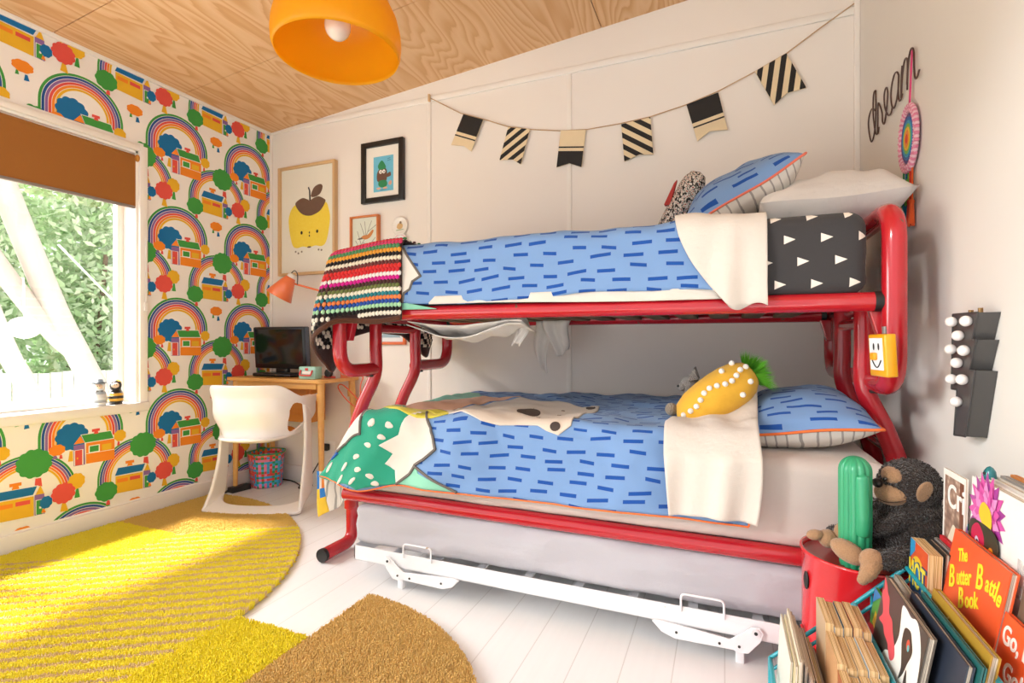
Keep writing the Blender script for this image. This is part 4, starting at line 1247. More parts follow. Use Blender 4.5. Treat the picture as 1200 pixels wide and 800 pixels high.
def seat(a, c):
    th = 2*PI*a
    r = .195*math.copysign(abs(math.sin(th))**.8, math.sin(th)); f = .235*math.copysign(abs(math.cos(th))**.8, math.cos(th))+.035
    k = c
    return cw_(r*k, .035+(f-.035)*k, .405+.035*k**3-.03*max(0, math.cos(th))*k**4)
b.grid(seat, 40, 10, CH, closed_u=True); o = obj('seat', b, ch); solid(o, .014, 0)
CUS = stripe_mat('yellow_patterned_cotton', '#ecd7a0', '#d98a2e', .03, 0, .45)
b = MB(); b.ell(cw_(.0, .06, .445), (.17, .18, .022), CUS, Matrix((RT, FW, Vector((0, 0, 1)))).transposed(), 28, 10); tag(obj('seat_cushion', b, ch), 'yellow patterned seat pad')
# one continuous band: down from each arm front, sweeping back along the floor and across the rear
half = [(.243, .085, .66, .105, 0, 0), (.250, .082, .54, .075, 0, 0), (.254, .078, .40, .078, 0, 0), (.258, .066, .26, .100, 0, .0), (.264, .040, .13, .145, 0, .01), (.266, .005, .055, .16, -.02, .03), (.245, -.040, .030, .105, -.06, .03), (.17, -.070, .024, .085, -.02, .028), (.08, -.084, .022, .078, -.005, .026)]
full = half+[(0, -.088, .022, .076, 0, .026)]+[(-r, f, z, wf, -wr, wz) for r, f, z, wf, wr, wz in half[::-1]]
P6a = catmull([q[:3] for q in full], 7); P6b = catmull([q[3:] for q in full], 7); m6 = len(P6a)
def band(a, c):
    k = min(m6-1, int(round(c*(m6-1)))); p, w = P6a[k], P6b[k]; q = a-.5
    return cw_(p.x+w.y*q, p.y+w.x*q, max(.010, p.z+w.z*q))
b = MB(); b.grid(band, 8, m6-1, CH); o = obj('leg_loop', b, ch); solid(o, .020, 0); subsurf(o, 1)

# waste basket
wb = thing('waste_basket', 'multicoloured woven plastic basket on the floor under the desk', 'basket', (-2.875, 2.59, 0))
def m_weave():
    t = NT('woven_plastic'); s = t.n('ShaderNodeSeparateXYZ'); t.l(t.uv(), s.inputs[0])
    u = t.M('DIVIDE', s.outputs[0], .0165); w = t.M('DIVIDE', s.outputs[1], .0165)
    iu, iv = t.M('FLOOR', u), t.M('FLOOR', w)
    par = t.M('MODULO', t.M('ADD', iu, iv), 2.0)
    ru = t.n('ShaderNodeTexWhiteNoise', noise_dimensions='1D'); t.l(iu, ru.inputs['W'])
    rv = t.n('ShaderNodeTexWhiteNoise', noise_dimensions='1D'); t.l(t.M('ADD', iv, 31.5), rv.inputs['W'])
    val = t.M('ADD', t.M('MULTIPLY', ru.outputs['Value'], par), t.M('MULTIPLY', rv.outputs['Value'], t.M('SUBTRACT', 1.0, par)))
    col = t.ramp(val, [(0, '#2f9fd6'), (.22, '#e2453c'), (.42, '#2f9a5c'), (.55, '#f07fa8'), (.72, '#ee7a2c'), (.86, '#3bb0d9')], True)
    cx_ = t.M('ABSOLUTE', t.M('SUBTRACT', t.M('FRACT', u), .5)); cy_ = t.M('ABSOLUTE', t.M('SUBTRACT', t.M('FRACT', w), .5))
    t.bump(t.M('SUBTRACT', 1.0, t.M('MAXIMUM', cx_, cy_)), .8, .006)
    return t.fin(col, .35)
WV = m_weave()
def bask(a, c):
    th = 2*PI*a+.35
    n_ = 5; seg = 2*PI/n_; ph = (th % seg)-seg/2
    k = math.cos(seg/2)/math.cos(ph); k = .55*k+.45
    r = (.104+.020*c)*k
    return (-2.875+r*math.cos(th), 2.59+r*math.sin(th), .002+.225*c)
b = MB(); b.grid(bask, 60, 14, WV, lambda a, c: (a*.66, c*.231)); o = obj('basket_wall', b, wb); solid(o, .004, -1)
b = MB(); b.tube([bask(a, 1) for a in np.linspace(0, 1, 60)], .005, flat('#2f9a5c', .4), 8, closed=True); obj('rim', b, wb)
b = MB(); b.poly([bask(a, .01) for a in np.linspace(0, 1, 40)[:-1]], flat('#2f9a5c', .5)); obj('basket_floor', b, wb)
# adapter and cable
pa = thing('power_adapter', 'black power adapter with cable lying beside the woven basket', 'power adapter', (-2.95, 2.40, 0))
b = MB(); b.box((-2.93, 2.42, .018), (.055, .13, .035), flat('#1b1b1c', .4), Euler((0, 0, R(-8))).to_matrix(), .005); obj('adapter_body', b, pa)
b = MB(); b.tube(catmull([(-2.935, 2.35, .015), (-2.96, 2.33, .006), (-2.985, 2.38, .006), (-2.985, 2.52, .006), (-2.97, 2.68, .006), (-2.82, 2.722, .006), (-2.66, 2.66, .006), (-2.60, 2.60, .006), (-2.55, 2.66, .008), (-2.60, 2.70, .05), (-2.54, 2.715, .16), (-2.50, 2.725, .25)], 8), .004, BLACK, 6); obj('power_cable', b, pa)
b = MB(); b.box((-2.49, 2.725, .262), (.045, .03, .045), BLACK, bevel=.006); obj('plug', b, pa)
so = thing('wall_socket', 'white electrical socket on the back wall beneath the desk', 'socket', (-2.49, YB, .26))
b = MB(); b.bb((-2.55, YB-.008, .22), (-2.43, YB, .30), TRIM, .003); obj('socket_plate', b, so)

# ------------------------------------------------------------------ things on the window sill
dz = WZ0+.004
nd = thing('nesting_doll', 'bee striped yellow and black nesting doll on the window sill', 'figurine', (XL-.012, 1.735, dz))
DOLL = [(0, 0), (.030, 0), (.034, .015), (.036, .035), (.034, .055), (.027, .073), (.0235, .082), (.026, .092), (.0275, .103), (.024, .117), (.014, .127), (0, .130)]
def doll(c, cols, par, nm, sc=1.0):
    zs = [0, .018, .032, .046, .060, .074, .131]
    for i in range(len(zs)-1):
        p = [q for q in DOLL if zs[i] < q[1] < zs[i+1]]
        ri = lambda z: np.interp(z, [q[1] for q in DOLL], [q[0] for q in DOLL])
        yield i, [(ri(zs[i]) if i else 0.0, zs[i]), (ri(zs[i]), zs[i])]+p+[(ri(min(zs[i+1], .130)), min(zs[i+1], .130))]
def make_doll(par, c, cols, hair, coat):
    b = MB()
    for i, pr in doll(c, cols, par, ''): b.lathe([(r*1.0, z) for r, z in pr], c, cols[i], 24)
    obj('doll_body', b, par)
    b = MB(); b.ell((c[0]+.012, c[1]-.008, c[2]+.102), (.019, .019, .017), flat('#f1d9c4', .4), nu=16, nv=10); tag(obj('face', b, par), 'painted face')
    b = MB(); b.ell((c[0]-.003, c[1]+.002, c[2]+.111), (.026, .026, .021), hair, nu=18, nv=10); tag(obj('hair', b, par))
    b = MB()
    b.ell((c[0]+.029, c[1]-.012, c[2]+.105), .0024, BLACK, nu=8, nv=6); b.ell((c[0]+.027, c[1]-.021, c[2]+.105), .0024, BLACK, nu=8, nv=6); obj('eyes', b, par)
    b = MB(); b.prism([(c[0]+.026, c[1]-.010+dy, c[2]+z) for dy, z in ((-.016, .083), (-.016, .073), (0, .078), (.016, .073), (.016, .083), (0, .079))], (.006, -.004, 0), coat, .001); obj('bow', b, par)
YD = flat('#e9b73e', .35, coat=.4); KD = flat('#2b2624', .35, coat=.4); GDL = flat('#b9c1c8', .35, coat=.4); WD = flat('#e8ecef', .35, coat=.4)
make_doll(nd, (XL-.012, 1.735, dz), [KD, YD, KD, YD, KD, KD], YD, KD)
nd2 = thing('nesting_doll', 'pale grey nesting doll with a dark hat on the window sill', 'figurine', (XL-.012, 1.645, dz))
make_doll(nd2, (XL-.012, 1.655, dz), [WD, GDL, WD, WD, GDL, WD], flat('#5c646c', .4), flat('#7c868e', .4))
b = MB(); b.lathe([(.034, 0), (.034, .004), (.022, .006), (.018, .02), (0, .022)], (XL-.015, 1.655, dz+.118), flat('#4b5258', .4), 20); tag(obj('hat', b, nd2), 'dark hat')

# ------------------------------------------------------------------ pendant lamp
pl_ = thing('pendant_lamp', 'large yellow dome pendant lamp hanging from the plywood ceiling', 'lamp', (-1.315, 1.50, 2.03))
PLC = NT('yellow_translucent_plastic')
tl = PLC.n('ShaderNodeBsdfTranslucent'); tl.inputs[0].default_value = lin('#ffc62a'); mx = PLC.n('ShaderNodeMixShader'); mx.inputs[0].default_value = .5
PLC.fin('#f8bb20', .25, spec=.4); PLC.l(PLC.b.outputs[0], mx.inputs[1]); PLC.l(tl.outputs[0], mx.inputs[2]); PLC.l(mx.outputs[0], PLC.out.inputs[0]); PLC = PLC.m
b = MB(); b.lathe([(.219, 0), (.226, .018), (.229, .05), (.226, .09), (.214, .14), (.190, .19), (.152, .235), (.10, .268), (.05, .283), (.03, .286)], (-1.315, 1.50, 2.025), PLC, 56); o = obj('lamp_shade', b, pl_); solid(o, .004, -1)
b = MB(); b.ell((-1.315, 1.50, 2.135), (.047, .047, .052), flat('#e9e2d8', .15, coat=.5), nu=24, nv=14); tag(obj('bulb', b, pl_), 'white globe bulb')
b = MB(); b.lathe([(.022, .04), (.024, .07), (.024, .13), (.03, .16), (.03, .18), (.01, .20)], (-1.315, 1.50, 2.135), flat('#e9e6e0', .4), 20); obj('lamp_holder', b, pl_)
b = MB(); b.tube([(-1.315, 1.50, 2.30), (-1.315, 1.50, ceil_z(-1.315))], .004, TRIM, 8); obj('cord', b, pl_)
b = MB(); b.lathe([(.005, -.03), (.05, -.022), (.052, .01)], (-1.315, 1.50, ceil_z(-1.315)-.002), TRIM, 24); obj('ceiling_rose', b, pl_)

# ------------------------------------------------------------------ pictures on the back wall
FRW = NT('pale_oak_frame'); f = FRW.noise(FRW.mapping(FRW.obj(), (40, 40, 4)), 1, 3); FRW = FRW.fin(FRW.mix(f, lin('#cda878'), lin('#dcb98a')), .5)
PAP = flat('#efeade', .6, var=.02)
def framed(name, label, x0, x1, z0, z1, fw, dep, fm, mat_=None):
    t = thing(name, label, 'picture', ((x0+x1)/2, YB, z0))
    b = MB(); y1 = YB
    b.bb((x0, y1-dep, z0), (x0+fw, y1, z1), fm, .002); b.bb((x1-fw, y1-dep, z0), (x1, y1, z1), fm, .002)
    b.bb((x0+fw, y1-dep, z0), (x1-fw, y1, z0+fw), fm, .002); b.bb((x0+fw, y1-dep, z1-fw), (x1-fw, y1, z1), fm, .002)
    obj('picture_frame', b, t)
    b = MB(); b.bb((x0+fw-.002, y1-dep*.45, z0+fw-.002), (x1-fw+.002, y1-.002, z1-fw+.002), mat_ or PAP); obj('print', b, t)
    return t, y1-dep*.45
def shp(b, pts, y, m):
    a = sum(pts[i-1][0]*pts[i][1]-pts[i][0]*pts[i-1][1] for i in range(len(pts)))
    if a < 0: pts = pts[::-1]
    b.poly([(x, y, z) for x, z in pts], m)
def E2(cx, cz, rx, rz, n=28): return [(cx+rx*math.cos(2*PI*k/n), cz+rz*math.sin(2*PI*k/n)) for k in range(n)]
def sm(pts, n=6): return [(p.x, p.y) for p in catmull([(a, c, 0) for a, c in pts], n, True)]
t, y = framed('framed_poster', 'framed poster of a smiling yellow apple with brown top above the desk', -2.914, -2.409, 1.435, 2.195, .018, .035, FRW, flat('#e9e6d8', .6, var=.03, scale=8))
AY = NT('lemon_print_ink'); f = AY.noise(AY.obj(), 60, 4); AY = AY.fin(AY.mix(f, lin('#efd034'), lin('#f6df58')), .6)
ABR = flat('#6e5344', .6, var=.1, scale=40)
b = MB()
shp(b, sm([(-2.77, 1.925), (-2.815, 1.88), (-2.83, 1.80), (-2.80, 1.66), (-2.76, 1.625), (-2.70, 1.632), (-2.645, 1.622), (-2.59, 1.632), (-2.53, 1.625), (-2.49, 1.665), (-2.462, 1.80), (-2.475, 1.88), (-2.50, 1.92), (-2.566, 1.90), (-2.64, 1.90), (-2.71, 1.90)]), y-.001, AY)
shp(b, sm([(-2.768, 1.93), (-2.745, 1.955), (-2.70, 1.968), (-2.66, 1.955), (-2.637, 1.945), (-2.60, 1.96), (-2.56, 1.965), (-2.52, 1.948), (-2.50, 1.926), (-2.54, 1.872), (-2.59, 1.848), (-2.637, 1.84), (-2.69, 1.85), (-2.735, 1.88)]), y-.0016, ABR)
shp(b, [(-2.642, 1.945), (-2.645, 2.012), (-2.655, 2.035), (-2.645, 2.04), (-2.633, 2.01), (-2.628, 1.945)], y-.002, BLACK)
shp(b, sm([(-2.628, 1.975), (-2.60, 2.03), (-2.55, 2.048), (-2.525, 2.03), (-2.545, 1.985), (-2.59, 1.965)]), y-.002, ABR)
for x in (-2.711, -2.572): shp(b, E2(x, 1.728, .010, .012, 14), y-.002, BLACK)
for (x, z) in ((-2.641, 1.725), (-2.641, 1.703)): shp(b, E2(x, z, .005, .008, 10), y-.002, BLACK)
shp(b, E2(-2.643, 1.625, .018, .006, 12), y-.002, ABR)
for x, z in ((-2.765, 1.60), (-2.74, 1.588), (-2.71, 1.597), (-2.56, 1.602), (-2.535, 1.598)): shp(b, E2(x, z, .008, .007, 10), y-.0016, flat('#8a8070', .7))
obj('apple_print', b, t)
t, y = framed('framed_picture', 'black framed picture of a cartoon animal in a green hat on blue', -2.197, -1.872, 1.872, 2.265, .033, .028, flat('#1d1b1b', .35), flat('#f4efe6', .6, var=.01))
b = MB()
shp(b, [(-2.106, 1.941), (-1.952, 1.941), (-1.952, 2.168), (-2.106, 2.168)], y-.001, flat('#6fc0dc', .6))
BRN = flat('#6b4a3a', .7); GRN = flat('#2f8a57', .7); SKN = flat('#e8b49a', .7)
shp(b, sm([(-2.075, 2.01), (-2.078, 2.06), (-2.055, 2.09), (-2.015, 2.09), (-2.0, 2.06), (-2.005, 2.01), (-2.03, 1.995)]), y-.0015, BRN)
shp(b, sm([(-2.06, 2.085), (-2.07, 2.11), (-2.04, 2.14), (-2.01, 2.10), (-2.02, 2.085)]), y-.002, GRN)
shp(b, sm([(-2.06, 2.01), (-2.065, 1.98), (-2.03, 1.965), (-2.0, 1.98), (-2.01, 2.01)]), y-.002, GRN)
shp(b, sm([(-2.0, 2.05), (-1.975, 2.06), (-1.972, 2.035), (-2.005, 2.03)]), y-.002, BRN)
for x in (-2.05, -2.025): shp(b, E2(x, 2.068, .012, .013, 14), y-.002, flat('#f6f3ec', .6)); shp(b, E2(x+.002, 2.066, .004, .005, 8), y-.0024, BLACK)
for x in (-2.065, -2.015): shp(b, E2(x, 1.962, .018, .007, 12), y-.002, SKN)
shp(b, sm([(-1.99, 1.99), (-1.97, 2.005), (-1.965, 1.985), (-1.98, 1.975)]), y-.002, SKN)
for (x, z, w) in ((-1.985, 2.145, .022), (-1.985, 2.133, .026), (-2.03, 1.949, .05)): shp(b, [(x-w/2, z), (x+w/2, z+.004), (x+w/2, z+.007), (x-w/2, z+.003)], y-.0016, flat('#2c5a86', .7))
obj('printed_card', b, t)
t, y = framed('framed_picture', 'small orange wood framed picture of a bird on branches', -2.286, -2.06, 1.53, 1.795, .011, .032, flat('#d9824a', .5, var=.08), flat('#dfe6d8', .6))
b = MB(); TW = flat('#6d6a60', .8)
def stroke(b, pts, w, y, m):
    for i in range(len(pts)-1):
        a, c = Vector(pts[i]), Vector(pts[i+1]); d = c-a
        if d.length < 1e-6: continue
        n = Vector((-d.y, d.x)).normalized()*w/2
        shp(b, [tuple(a-n), tuple(c-n), tuple(c+n), tuple(a+n)], y, m)
for pts in ([(-2.24, 1.56), (-2.17, 1.65), (-2.12, 1.76)], [(-2.20, 1.60), (-2.235, 1.70)], [(-2.17, 1.65), (-2.21, 1.75)], [(-2.15, 1.69), (-2.085, 1.73)], [(-2.19, 1.62), (-2.10, 1.60)], [(-2.22, 1.59), (-2.25, 1.64)], [(-2.13, 1.61), (-2.09, 1.65)], [(-2.165, 1.66), (-2.175, 1.76)]): stroke(b, pts, .003, y-.001, TW)
shp(b, sm([(-2.21, 1.652), (-2.185, 1.668), (-2.15, 1.672), (-2.115, 1.70), (-2.105, 1.69), (-2.13, 1.655), (-2.16, 1.642), (-2.19, 1.645)]), y-.0015, flat('#d08a4e', .7)); shp(b, sm([(-2.235, 1.648), (-2.20, 1.655), (-2.19, 1.647), (-2.215, 1.643)]), y-.0018, TW)
obj('bird_print', b, t)
t, y = framed('framed_picture', 'small orange framed picture low on the wall seen under the top bunk', -2.085, -1.86, .955, 1.16, .018, .02, flat('#e0703c', .5, var=.05), flat('#e9eef0', .6))
b = MB(); shp(b, E2(-1.99, 1.05, .03, .03), y-.001, flat('#c9a08c', .7)); shp(b, [(-2.05, 1.00), (-1.90, 1.0), (-1.92, 1.03), (-2.03, 1.03)], y-.001, flat('#9db7c4', .7)); obj('printed_card', b, t)
for i, (z, la, c1, c2) in enumerate(((1.708, 'upper small white wall plate with a painted figure', '#d9b27a', '#8d7a68'), (1.605, 'lower small pink rimmed wall plate with a painted figure', '#d98f92', '#a5786c'))):
    t = thing('wall_plate', la, 'plate', (-1.905, YB, z), None)
    b = MB(); b.lathe([(0, .0), (.045, .002), (.058, .012), (.06, .014), (.058, .016), (.044, .006), (0, .005)], (-1.905, YB-.0, z), flat('#f6f1ea', .25, coat=.4), 32, Euler((R(90), 0, 0)).to_matrix()); obj('plate_body', b, t)
    b = MB(); yy = YB-.0072
    shp(b, sm([(-1.93, z-.01), (-1.925, z+.012), (-1.905, z+.02), (-1.887, z+.008), (-1.89, z-.012), (-1.91, z-.02)]), yy, flat(c1, .6)); shp(b, E2(-1.903, z+.022, .009, .009, 12), yy-.0004, flat(c2, .6)); shp(b, [(-1.935, z-.028), (-1.88, z-.024), (-1.88, z-.020), (-1.935, z-.023)], yy, flat('#8fae7c', .6))
    if i: 
        for k in range(24):
            a = 2*PI*k/24; shp(b, E2(-1.905+.047*math.cos(a), z+.047*math.sin(a), .005, .005, 8), yy-.004, flat('#e7b3bb', .6))
    obj('painted_motif', b, t)

# ------------------------------------------------------------------ bunting
bt = thing('bunting', 'string of black and cream wooden pennants hung across the back wall', 'bunting', (-.55, YB-.02, 2.13))
STR = [(-1.683, 2.479), (-1.469, 2.348), (-1.298, 2.279), (-1.156, 2.216), (-1.009, 2.177), (-.847, 2.144), (-.692, 2.127), (-.508, 2.13), (-.358, 2.14), (-.181, 2.171), (-.029, 2.212), (.132, 2.274), (.271, 2.335), (.404, 2.42), (.547, 2.505)]
b = MB(); b.tube([(x, YB-.014, z) for x, z in STR], .0028, flat('#c2a27e', .9), 6); obj('string', b, bt)
b = MB(); b.box((-1.683, YB-.02, 2.475), (.012, .016, .045), FRW, bevel=.002); obj('peg', b, bt)
CRM = flat('#ead6b0', .7, var=.04); BLK = flat('#1f1d1d', .7)
FL = [[(-1.447, 2.336), (-1.316, 2.282), (-1.395, 2.106), (-1.445, 2.146), (-1.531, 2.165)], [(-1.156, 2.212), (-1.022, 2.179), (-1.078, 1.987), (-1.127, 2.021), (-1.21, 2.03)],
 [(-.84, 2.143), (-.698, 2.124), (-.722, 1.925), (-.79, 1.955), (-.864, 1.942)], [(-.506, 2.124), (-.356, 2.136), (-.341, 1.941), (-.414, 1.951), (-.49, 1.924)],
 [(-.179, 2.17), (-.03, 2.204), (.013, 2.014), (-.069, 2.02), (-.127, 1.978)], [(.134, 2.275), (.268, 2.333), (.351, 2.155), (.27, 2.145), (.217, 2.098)]]
KIND = ['top', 'up', 'bottom', 'down', 'top', 'up2']
def clipband(pts, n, lo, hi):
    for sg, lim in ((1, lo), (-1, hi)):
        o = []
        for i in range(len(pts)):
            a, c = pts[i-1], pts[i]; da = sg*(a[0]*n[0]+a[1]*n[1]-lim); dc = sg*(c[0]*n[0]+c[1]*n[1]-lim)
            if (da >= 0) != (dc >= 0):
                t = da/(da-dc); o.append((a[0]+(c[0]-a[0])*t, a[1]+(c[1]-a[1])*t))
            if dc >= 0: o.append(c)
        pts = o
        if len(pts) < 3: return []
    return pts
for F_, k in zip(FL, KIND):
    y1 = YB-.018
    b = MB(); b.prism([(x, y1, z) for x, z in F_], (0, .005, 0), CRM, .0008)
    ex = Vector((F_[1][0]-F_[0][0], F_[1][1]-F_[0][1])).normalized(); ey = Vector((F_[4][0]-F_[0][0], F_[4][1]-F_[0][1])).normalized()
    # flags are split at the notch into two convex halves so that bands clip cleanly
    tm = ((F_[0][0]+F_[1][0])/2, (F_[0][1]+F_[1][1])/2)
    halves = [[F_[0], tm, F_[3], F_[4]], [tm, F_[1], F_[2], F_[3]]]
    if k in ('top', 'bottom'):
        n = Vector((-ex.y, ex.x)); 
        if n.dot(ey) < 0: n = -n
        o0 = F_[0][0]*n.x+F_[0][1]*n.y
        bands = [(0, .105), (.123, .131)] if k == 'top' else [(.088, .096), (.113, .30)]
        bands = [(o0+a, o0+c) for a, c in bands]
    else:
        d = (ex*(1 if k != 'down' else -1) - ey*1.05 if k == 'up' else (ex*.62-ey if k == 'up2' else ex*1.0+ey*.78)).normalized()
        n = Vector((-d.y, d.x))
        o0 = min(p[0]*n.x+p[1]*n.y for p in F_); hi = max(p[0]*n.x+p[1]*n.y for p in F_)
        w = .024; bands = []; q = o0+.004
        while q < hi: bands.append((q, q+w)); q += 2*w
    for lo, hi in bands:
        for h in halves:
            q = clipband(h, n, lo, hi)
            if q: shp(b, q, y1-.0006, BLK)
    obj('pennant', b, bt)
# ------------------------------------------------------------------ on the right wall
# wire word
dw = thing('wire_word', 'brown wire word dream fixed high on the right wall', 'wall decoration', (XR, 2.2, 1.85))
STK = [
 [(2.46, 1.901), (2.509, 1.927), (2.553, 1.911), (2.56, 1.873), (2.537, 1.821), (2.509, 1.793), (2.473, 1.811), (2.448, 1.874), (2.448, 1.962), (2.46, 1.98), (2.481, 1.972), (2.489, 1.913), (2.473, 1.85), (2.446, 1.802), (2.415, 1.795), (2.403, 1.813)],
 [(2.415, 1.79), (2.413, 1.86), (2.409, 1.907), (2.38, 1.884), (2.353, 1.846), (2.348, 1.812), (2.327, 1.796), (2.306, 1.816), (2.281, 1.878), (2.288, 1.911), (2.309, 1.92), (2.327, 1.898), (2.316, 1.852), (2.276, 1.808), (2.24, 1.80), (2.223, 1.818)],
 [(2.149, 1.896), (2.168, 1.914), (2.197, 1.918), (2.226, 1.894), (2.236, 1.858), (2.223, 1.818), (2.197, 1.802), (2.168, 1.819), (2.149, 1.858), (2.146, 1.894), (2.152, 1.841), (2.143, 1.805), (2.122, 1.799), (2.107, 1.811)],
 [(2.104, 1.905), (2.113, 1.861), (2.115, 1.80), (2.104, 1.866), (2.081, 1.908), (2.057, 1.905), (2.048, 1.875), (2.053, 1.80)],
 [(2.05, 1.817), (2.039, 1.88), (2.018, 1.909), (1.999, 1.909), (1.985, 1.888), (1.981, 1.833), (1.971, 1.80), (1.953, 1.796), (1.934, 1.809)]]
WIRE = flat('#4a2f28', .5)
for i, s in enumerate(STK):
    b = MB(); b.tube(catmull([(XR-.006-.0012*i, y, z) for y, z in s], 6), .0028, WIRE, 8); obj('wire_letter', b, dw)

# crochet dream catcher
dc = thing('dream_catcher', 'colourful crocheted dream catcher with tassels hanging on the right wall', 'dream catcher', (XR, 2.03, 1.64))
cy_, cz_ = 2.03, 1.632
PK = cloth('#e58aa6', fine=500, bump=.5); PK2 = cloth('#f0c3cf', fine=500, bump=.5); HPK = cloth('#e0487f')
RINGS = [(.014, '#e2452c'), (.026, '#ef8a2c'), (.036, '#f2c02f'), (.046, '#7fb84a'), (.056, '#2f9fbe'), (.066, '#2f6bb0'), (.074, '#59407f')]
for i, (r, c) in enumerate(RINGS):
    b = MB(); pts = []
    r0 = RINGS[i-1][0] if i else 0
    def disc(a, k, r0=r0, r=r): 
        q = r0+(r-r0)*k; th = 2*PI*a
        return (XR-.012-.004*(1-q/.08)-.002*math.sin(k*PI), cy_+q*.84*math.cos(th), cz_+q*math.sin(th)*1.05)
    b.grid(disc, 36, 3, cloth(c, fine=500, bump=.5), closed_u=True); o = obj('crochet_ring', b, dc); solid(o, .004, 0)
b = MB()
for k in range(64):
    a = 2*PI*k/64
    for j, r in enumerate((.083, .097)):
        b.ell((XR-.013, cy_+r*.84*math.cos(a), cz_+r*math.sin(a)*1.08), (.008, .0068, .0068), (PK, PK2)[(k+j) % 2], nu=8, nv=6)
b.tube([(XR-.012, cy_+.076*math.cos(2*PI*k/40), cz_+.097*math.sin(2*PI*k/40)) for k in range(40)], .006, PK, 8, closed=True)
tag(obj('pink_border', b, dc), 'pink crochet border')
b = MB(); b.grid(lambda a, c: (XR-.010, 2.005+.03*c*.8+(.006-.012*a), 1.905-.168*c), 2, 10, HPK); o = obj('hanging_ribbon', b, dc); solid(o, .003, 0); o['label'] = 'hot pink hanging ribbon'
for (y, z0, z1, c) in ((2.085, 1.54, 1.40, '#3f9a6c'), (2.06, 1.53, 1.37, '#2f8fb0'), (2.035, 1.53, 1.42, '#6db04a'), (2.0, 1.55, 1.345, '#e8602c'), (2.02, 1.54, 1.35, '#d8402c')):
    b = MB(); m = cloth(c)
    b.tube([(XR-.010, y, z0), (XR-.011, y, z1+.08)], .003, m, 6); b.ell((XR-.012, y, z1+.075), (.008, .008, .009), m, nu=10, nv=7)
    for k in range(14):
        a = 2*PI*k/14; b.tube([(XR-.012+.004*math.cos(a), y+.005*math.sin(a), z1+.07), (XR-.013+.007*math.cos(a), y+.012*math.sin(a), z1+.004*math.sin(k*3))], .0022, m, 5)
    obj('tassel', b, dc)

# marquee lightning bolt
lb = thing('marquee_light', 'dark grey lightning bolt wall light with round white bulbs', 'wall light', (XR, 1.53, .74))
GRY = flat('#4a4847', .45, var=.03); GR2 = flat('#413f3f', .5, var=.03)
xo = .522
out = [(1.456, 1.040), (1.484, .979), (1.463, .979), (1.498, .909), (1.470, .909), (1.520, .752), (1.585, .745), (1.567, .858), (1.600, .857), (1.592, 1.042)]
b = MB(); b.prism([(xo, y, z) for y, z in out], (XR-xo-.001, 0, 0), GRY); obj('bolt_body', b, lb)
b = MB()
inn = Vector((sum(p[0] for p in out)/10, sum(p[1] for p in out)/10))
for i in range(len(out)):
    a, c = out[i-1], out[i]; b.tube([(xo-.0005, a[0], a[1]), (xo-.0005, c[0], c[1])], .002, GR2, 6)
obj('rim', b, lb)
BULB = flat('#f3ece8', .25, coat=.5)
for y, z in ((1.573, 1.023), (1.490, 1.022), (1.534, .989), (1.577, .956), (1.503, .954), (1.542, .924), (1.572, .883), (1.512, .886), (1.545, .831)):
    b = MB(); b.ell((xo-.010, y, z), (.0125, .0125, .0125), BULB, nu=16, nv=12); o = obj('bulb', b, lb); o['label'] = 'round white bulb'
b = MB(); b.tube([(xo+.02, 1.50, 1.038), (xo+.02, 1.50, 1.052)], .005, flat('#8f6f45', .4, metal=.7), 10); obj('screw', b, lb)
b = MB(); b.tube([(xo+.02, 1.55, 1.038), (xo+.02, 1.55, 1.050)], .005, flat('#8f6f45', .4, metal=.7), 10); obj('screw', b, lb)

# yellow smiling night light on the bed loop
sb = thing('night_light', 'yellow box night light with a smiling white face hung on the red bed frame', 'night light', (.385, 1.66, .94))
Ry = Euler((0, R(-3), R(13))).to_matrix(); c0 = Vector((.392, 1.655, .938)); YB_ = flat('#f2aa17', .3, coat=.4)
def sbp(x, y, z): return c0+Ry @ Vector((x, y, z))
b = MB(); b.box(c0, (.028, .085, .114), YB_, Ry, .004); obj('case', b, sb)
b = MB(); b.box(sbp(-.0145, .002, .004), (.0015, .064, .086), flat('#eef0f6', .4), Ry); tag(obj('face_plate', b, sb), 'white face plate')
def onface(pts, m, b, k=.0158): b.poly([sbp(-k, y, z) for y, z in pts], m)
b = MB()
for y in (.012, -.012): onface(E2(y, .024, .0042, .010, 12)[::-1], BLACK, b); onface(E2(y, .024, .0042, .010, 12), BLACK, b, .0157)
arc = [(-.022+.044*k/10, -.012-.020*math.sin(PI*k/10)) for k in range(11)]
b.tube([sbp(-.016, y, z) for y, z in arc], .0016, BLACK, 6); obj('face_marks', b, sb)
b = MB(); b.box(sbp(-.020, .006, -.002), (.010, .022, .020), flat('#f2a21f', .4), Ry, .003); obj('nose_switch', b, sb)
b = MB(); b.box(sbp(.002, -.01, .066), (.006, .012, .022), flat('#9a9a9a', .4, metal=.5), Ry, .001); obj('clip', b, sb)

# ------------------------------------------------------------------ red drum stool
BX, BY, BR, BZ = .322, 1.545, .136, .44
dr = thing('drum_stool', 'red metal drum stool with a recessed lid carrying the plush monkey', 'stool', (BX, BY, 0))
DRED = flat('#d21f27', .25, coat=.5, var=.04, scale=8)
b = MB(); b.lathe([(BR-.004, .0), (BR, .006), (BR, .02), (BR-.002, .025), (BR-.002, .145), (BR+.003, .15), (BR-.002, .155), (BR-.002, BZ-.012), (BR+.003, BZ-.006), (BR+.002, BZ), (BR-.004, BZ), (BR-.005, BZ-.016)], (BX, BY, 0), DRED, 56); obj('drum_body', b, dr)
b = MB(); b.lathe([(0, BZ-.016), (BR-.03, BZ-.016), (BR-.005, BZ-.014)], (BX, BY, 0), flat('#a03a34', .35, coat=.3), 48); tag(obj('lid', b, dr), 'duller red recessed lid')
b = MB()
an = R(198); hx, hy = BX+(BR+.0005)*math.cos(an), BY+(BR+.0005)*math.sin(an)
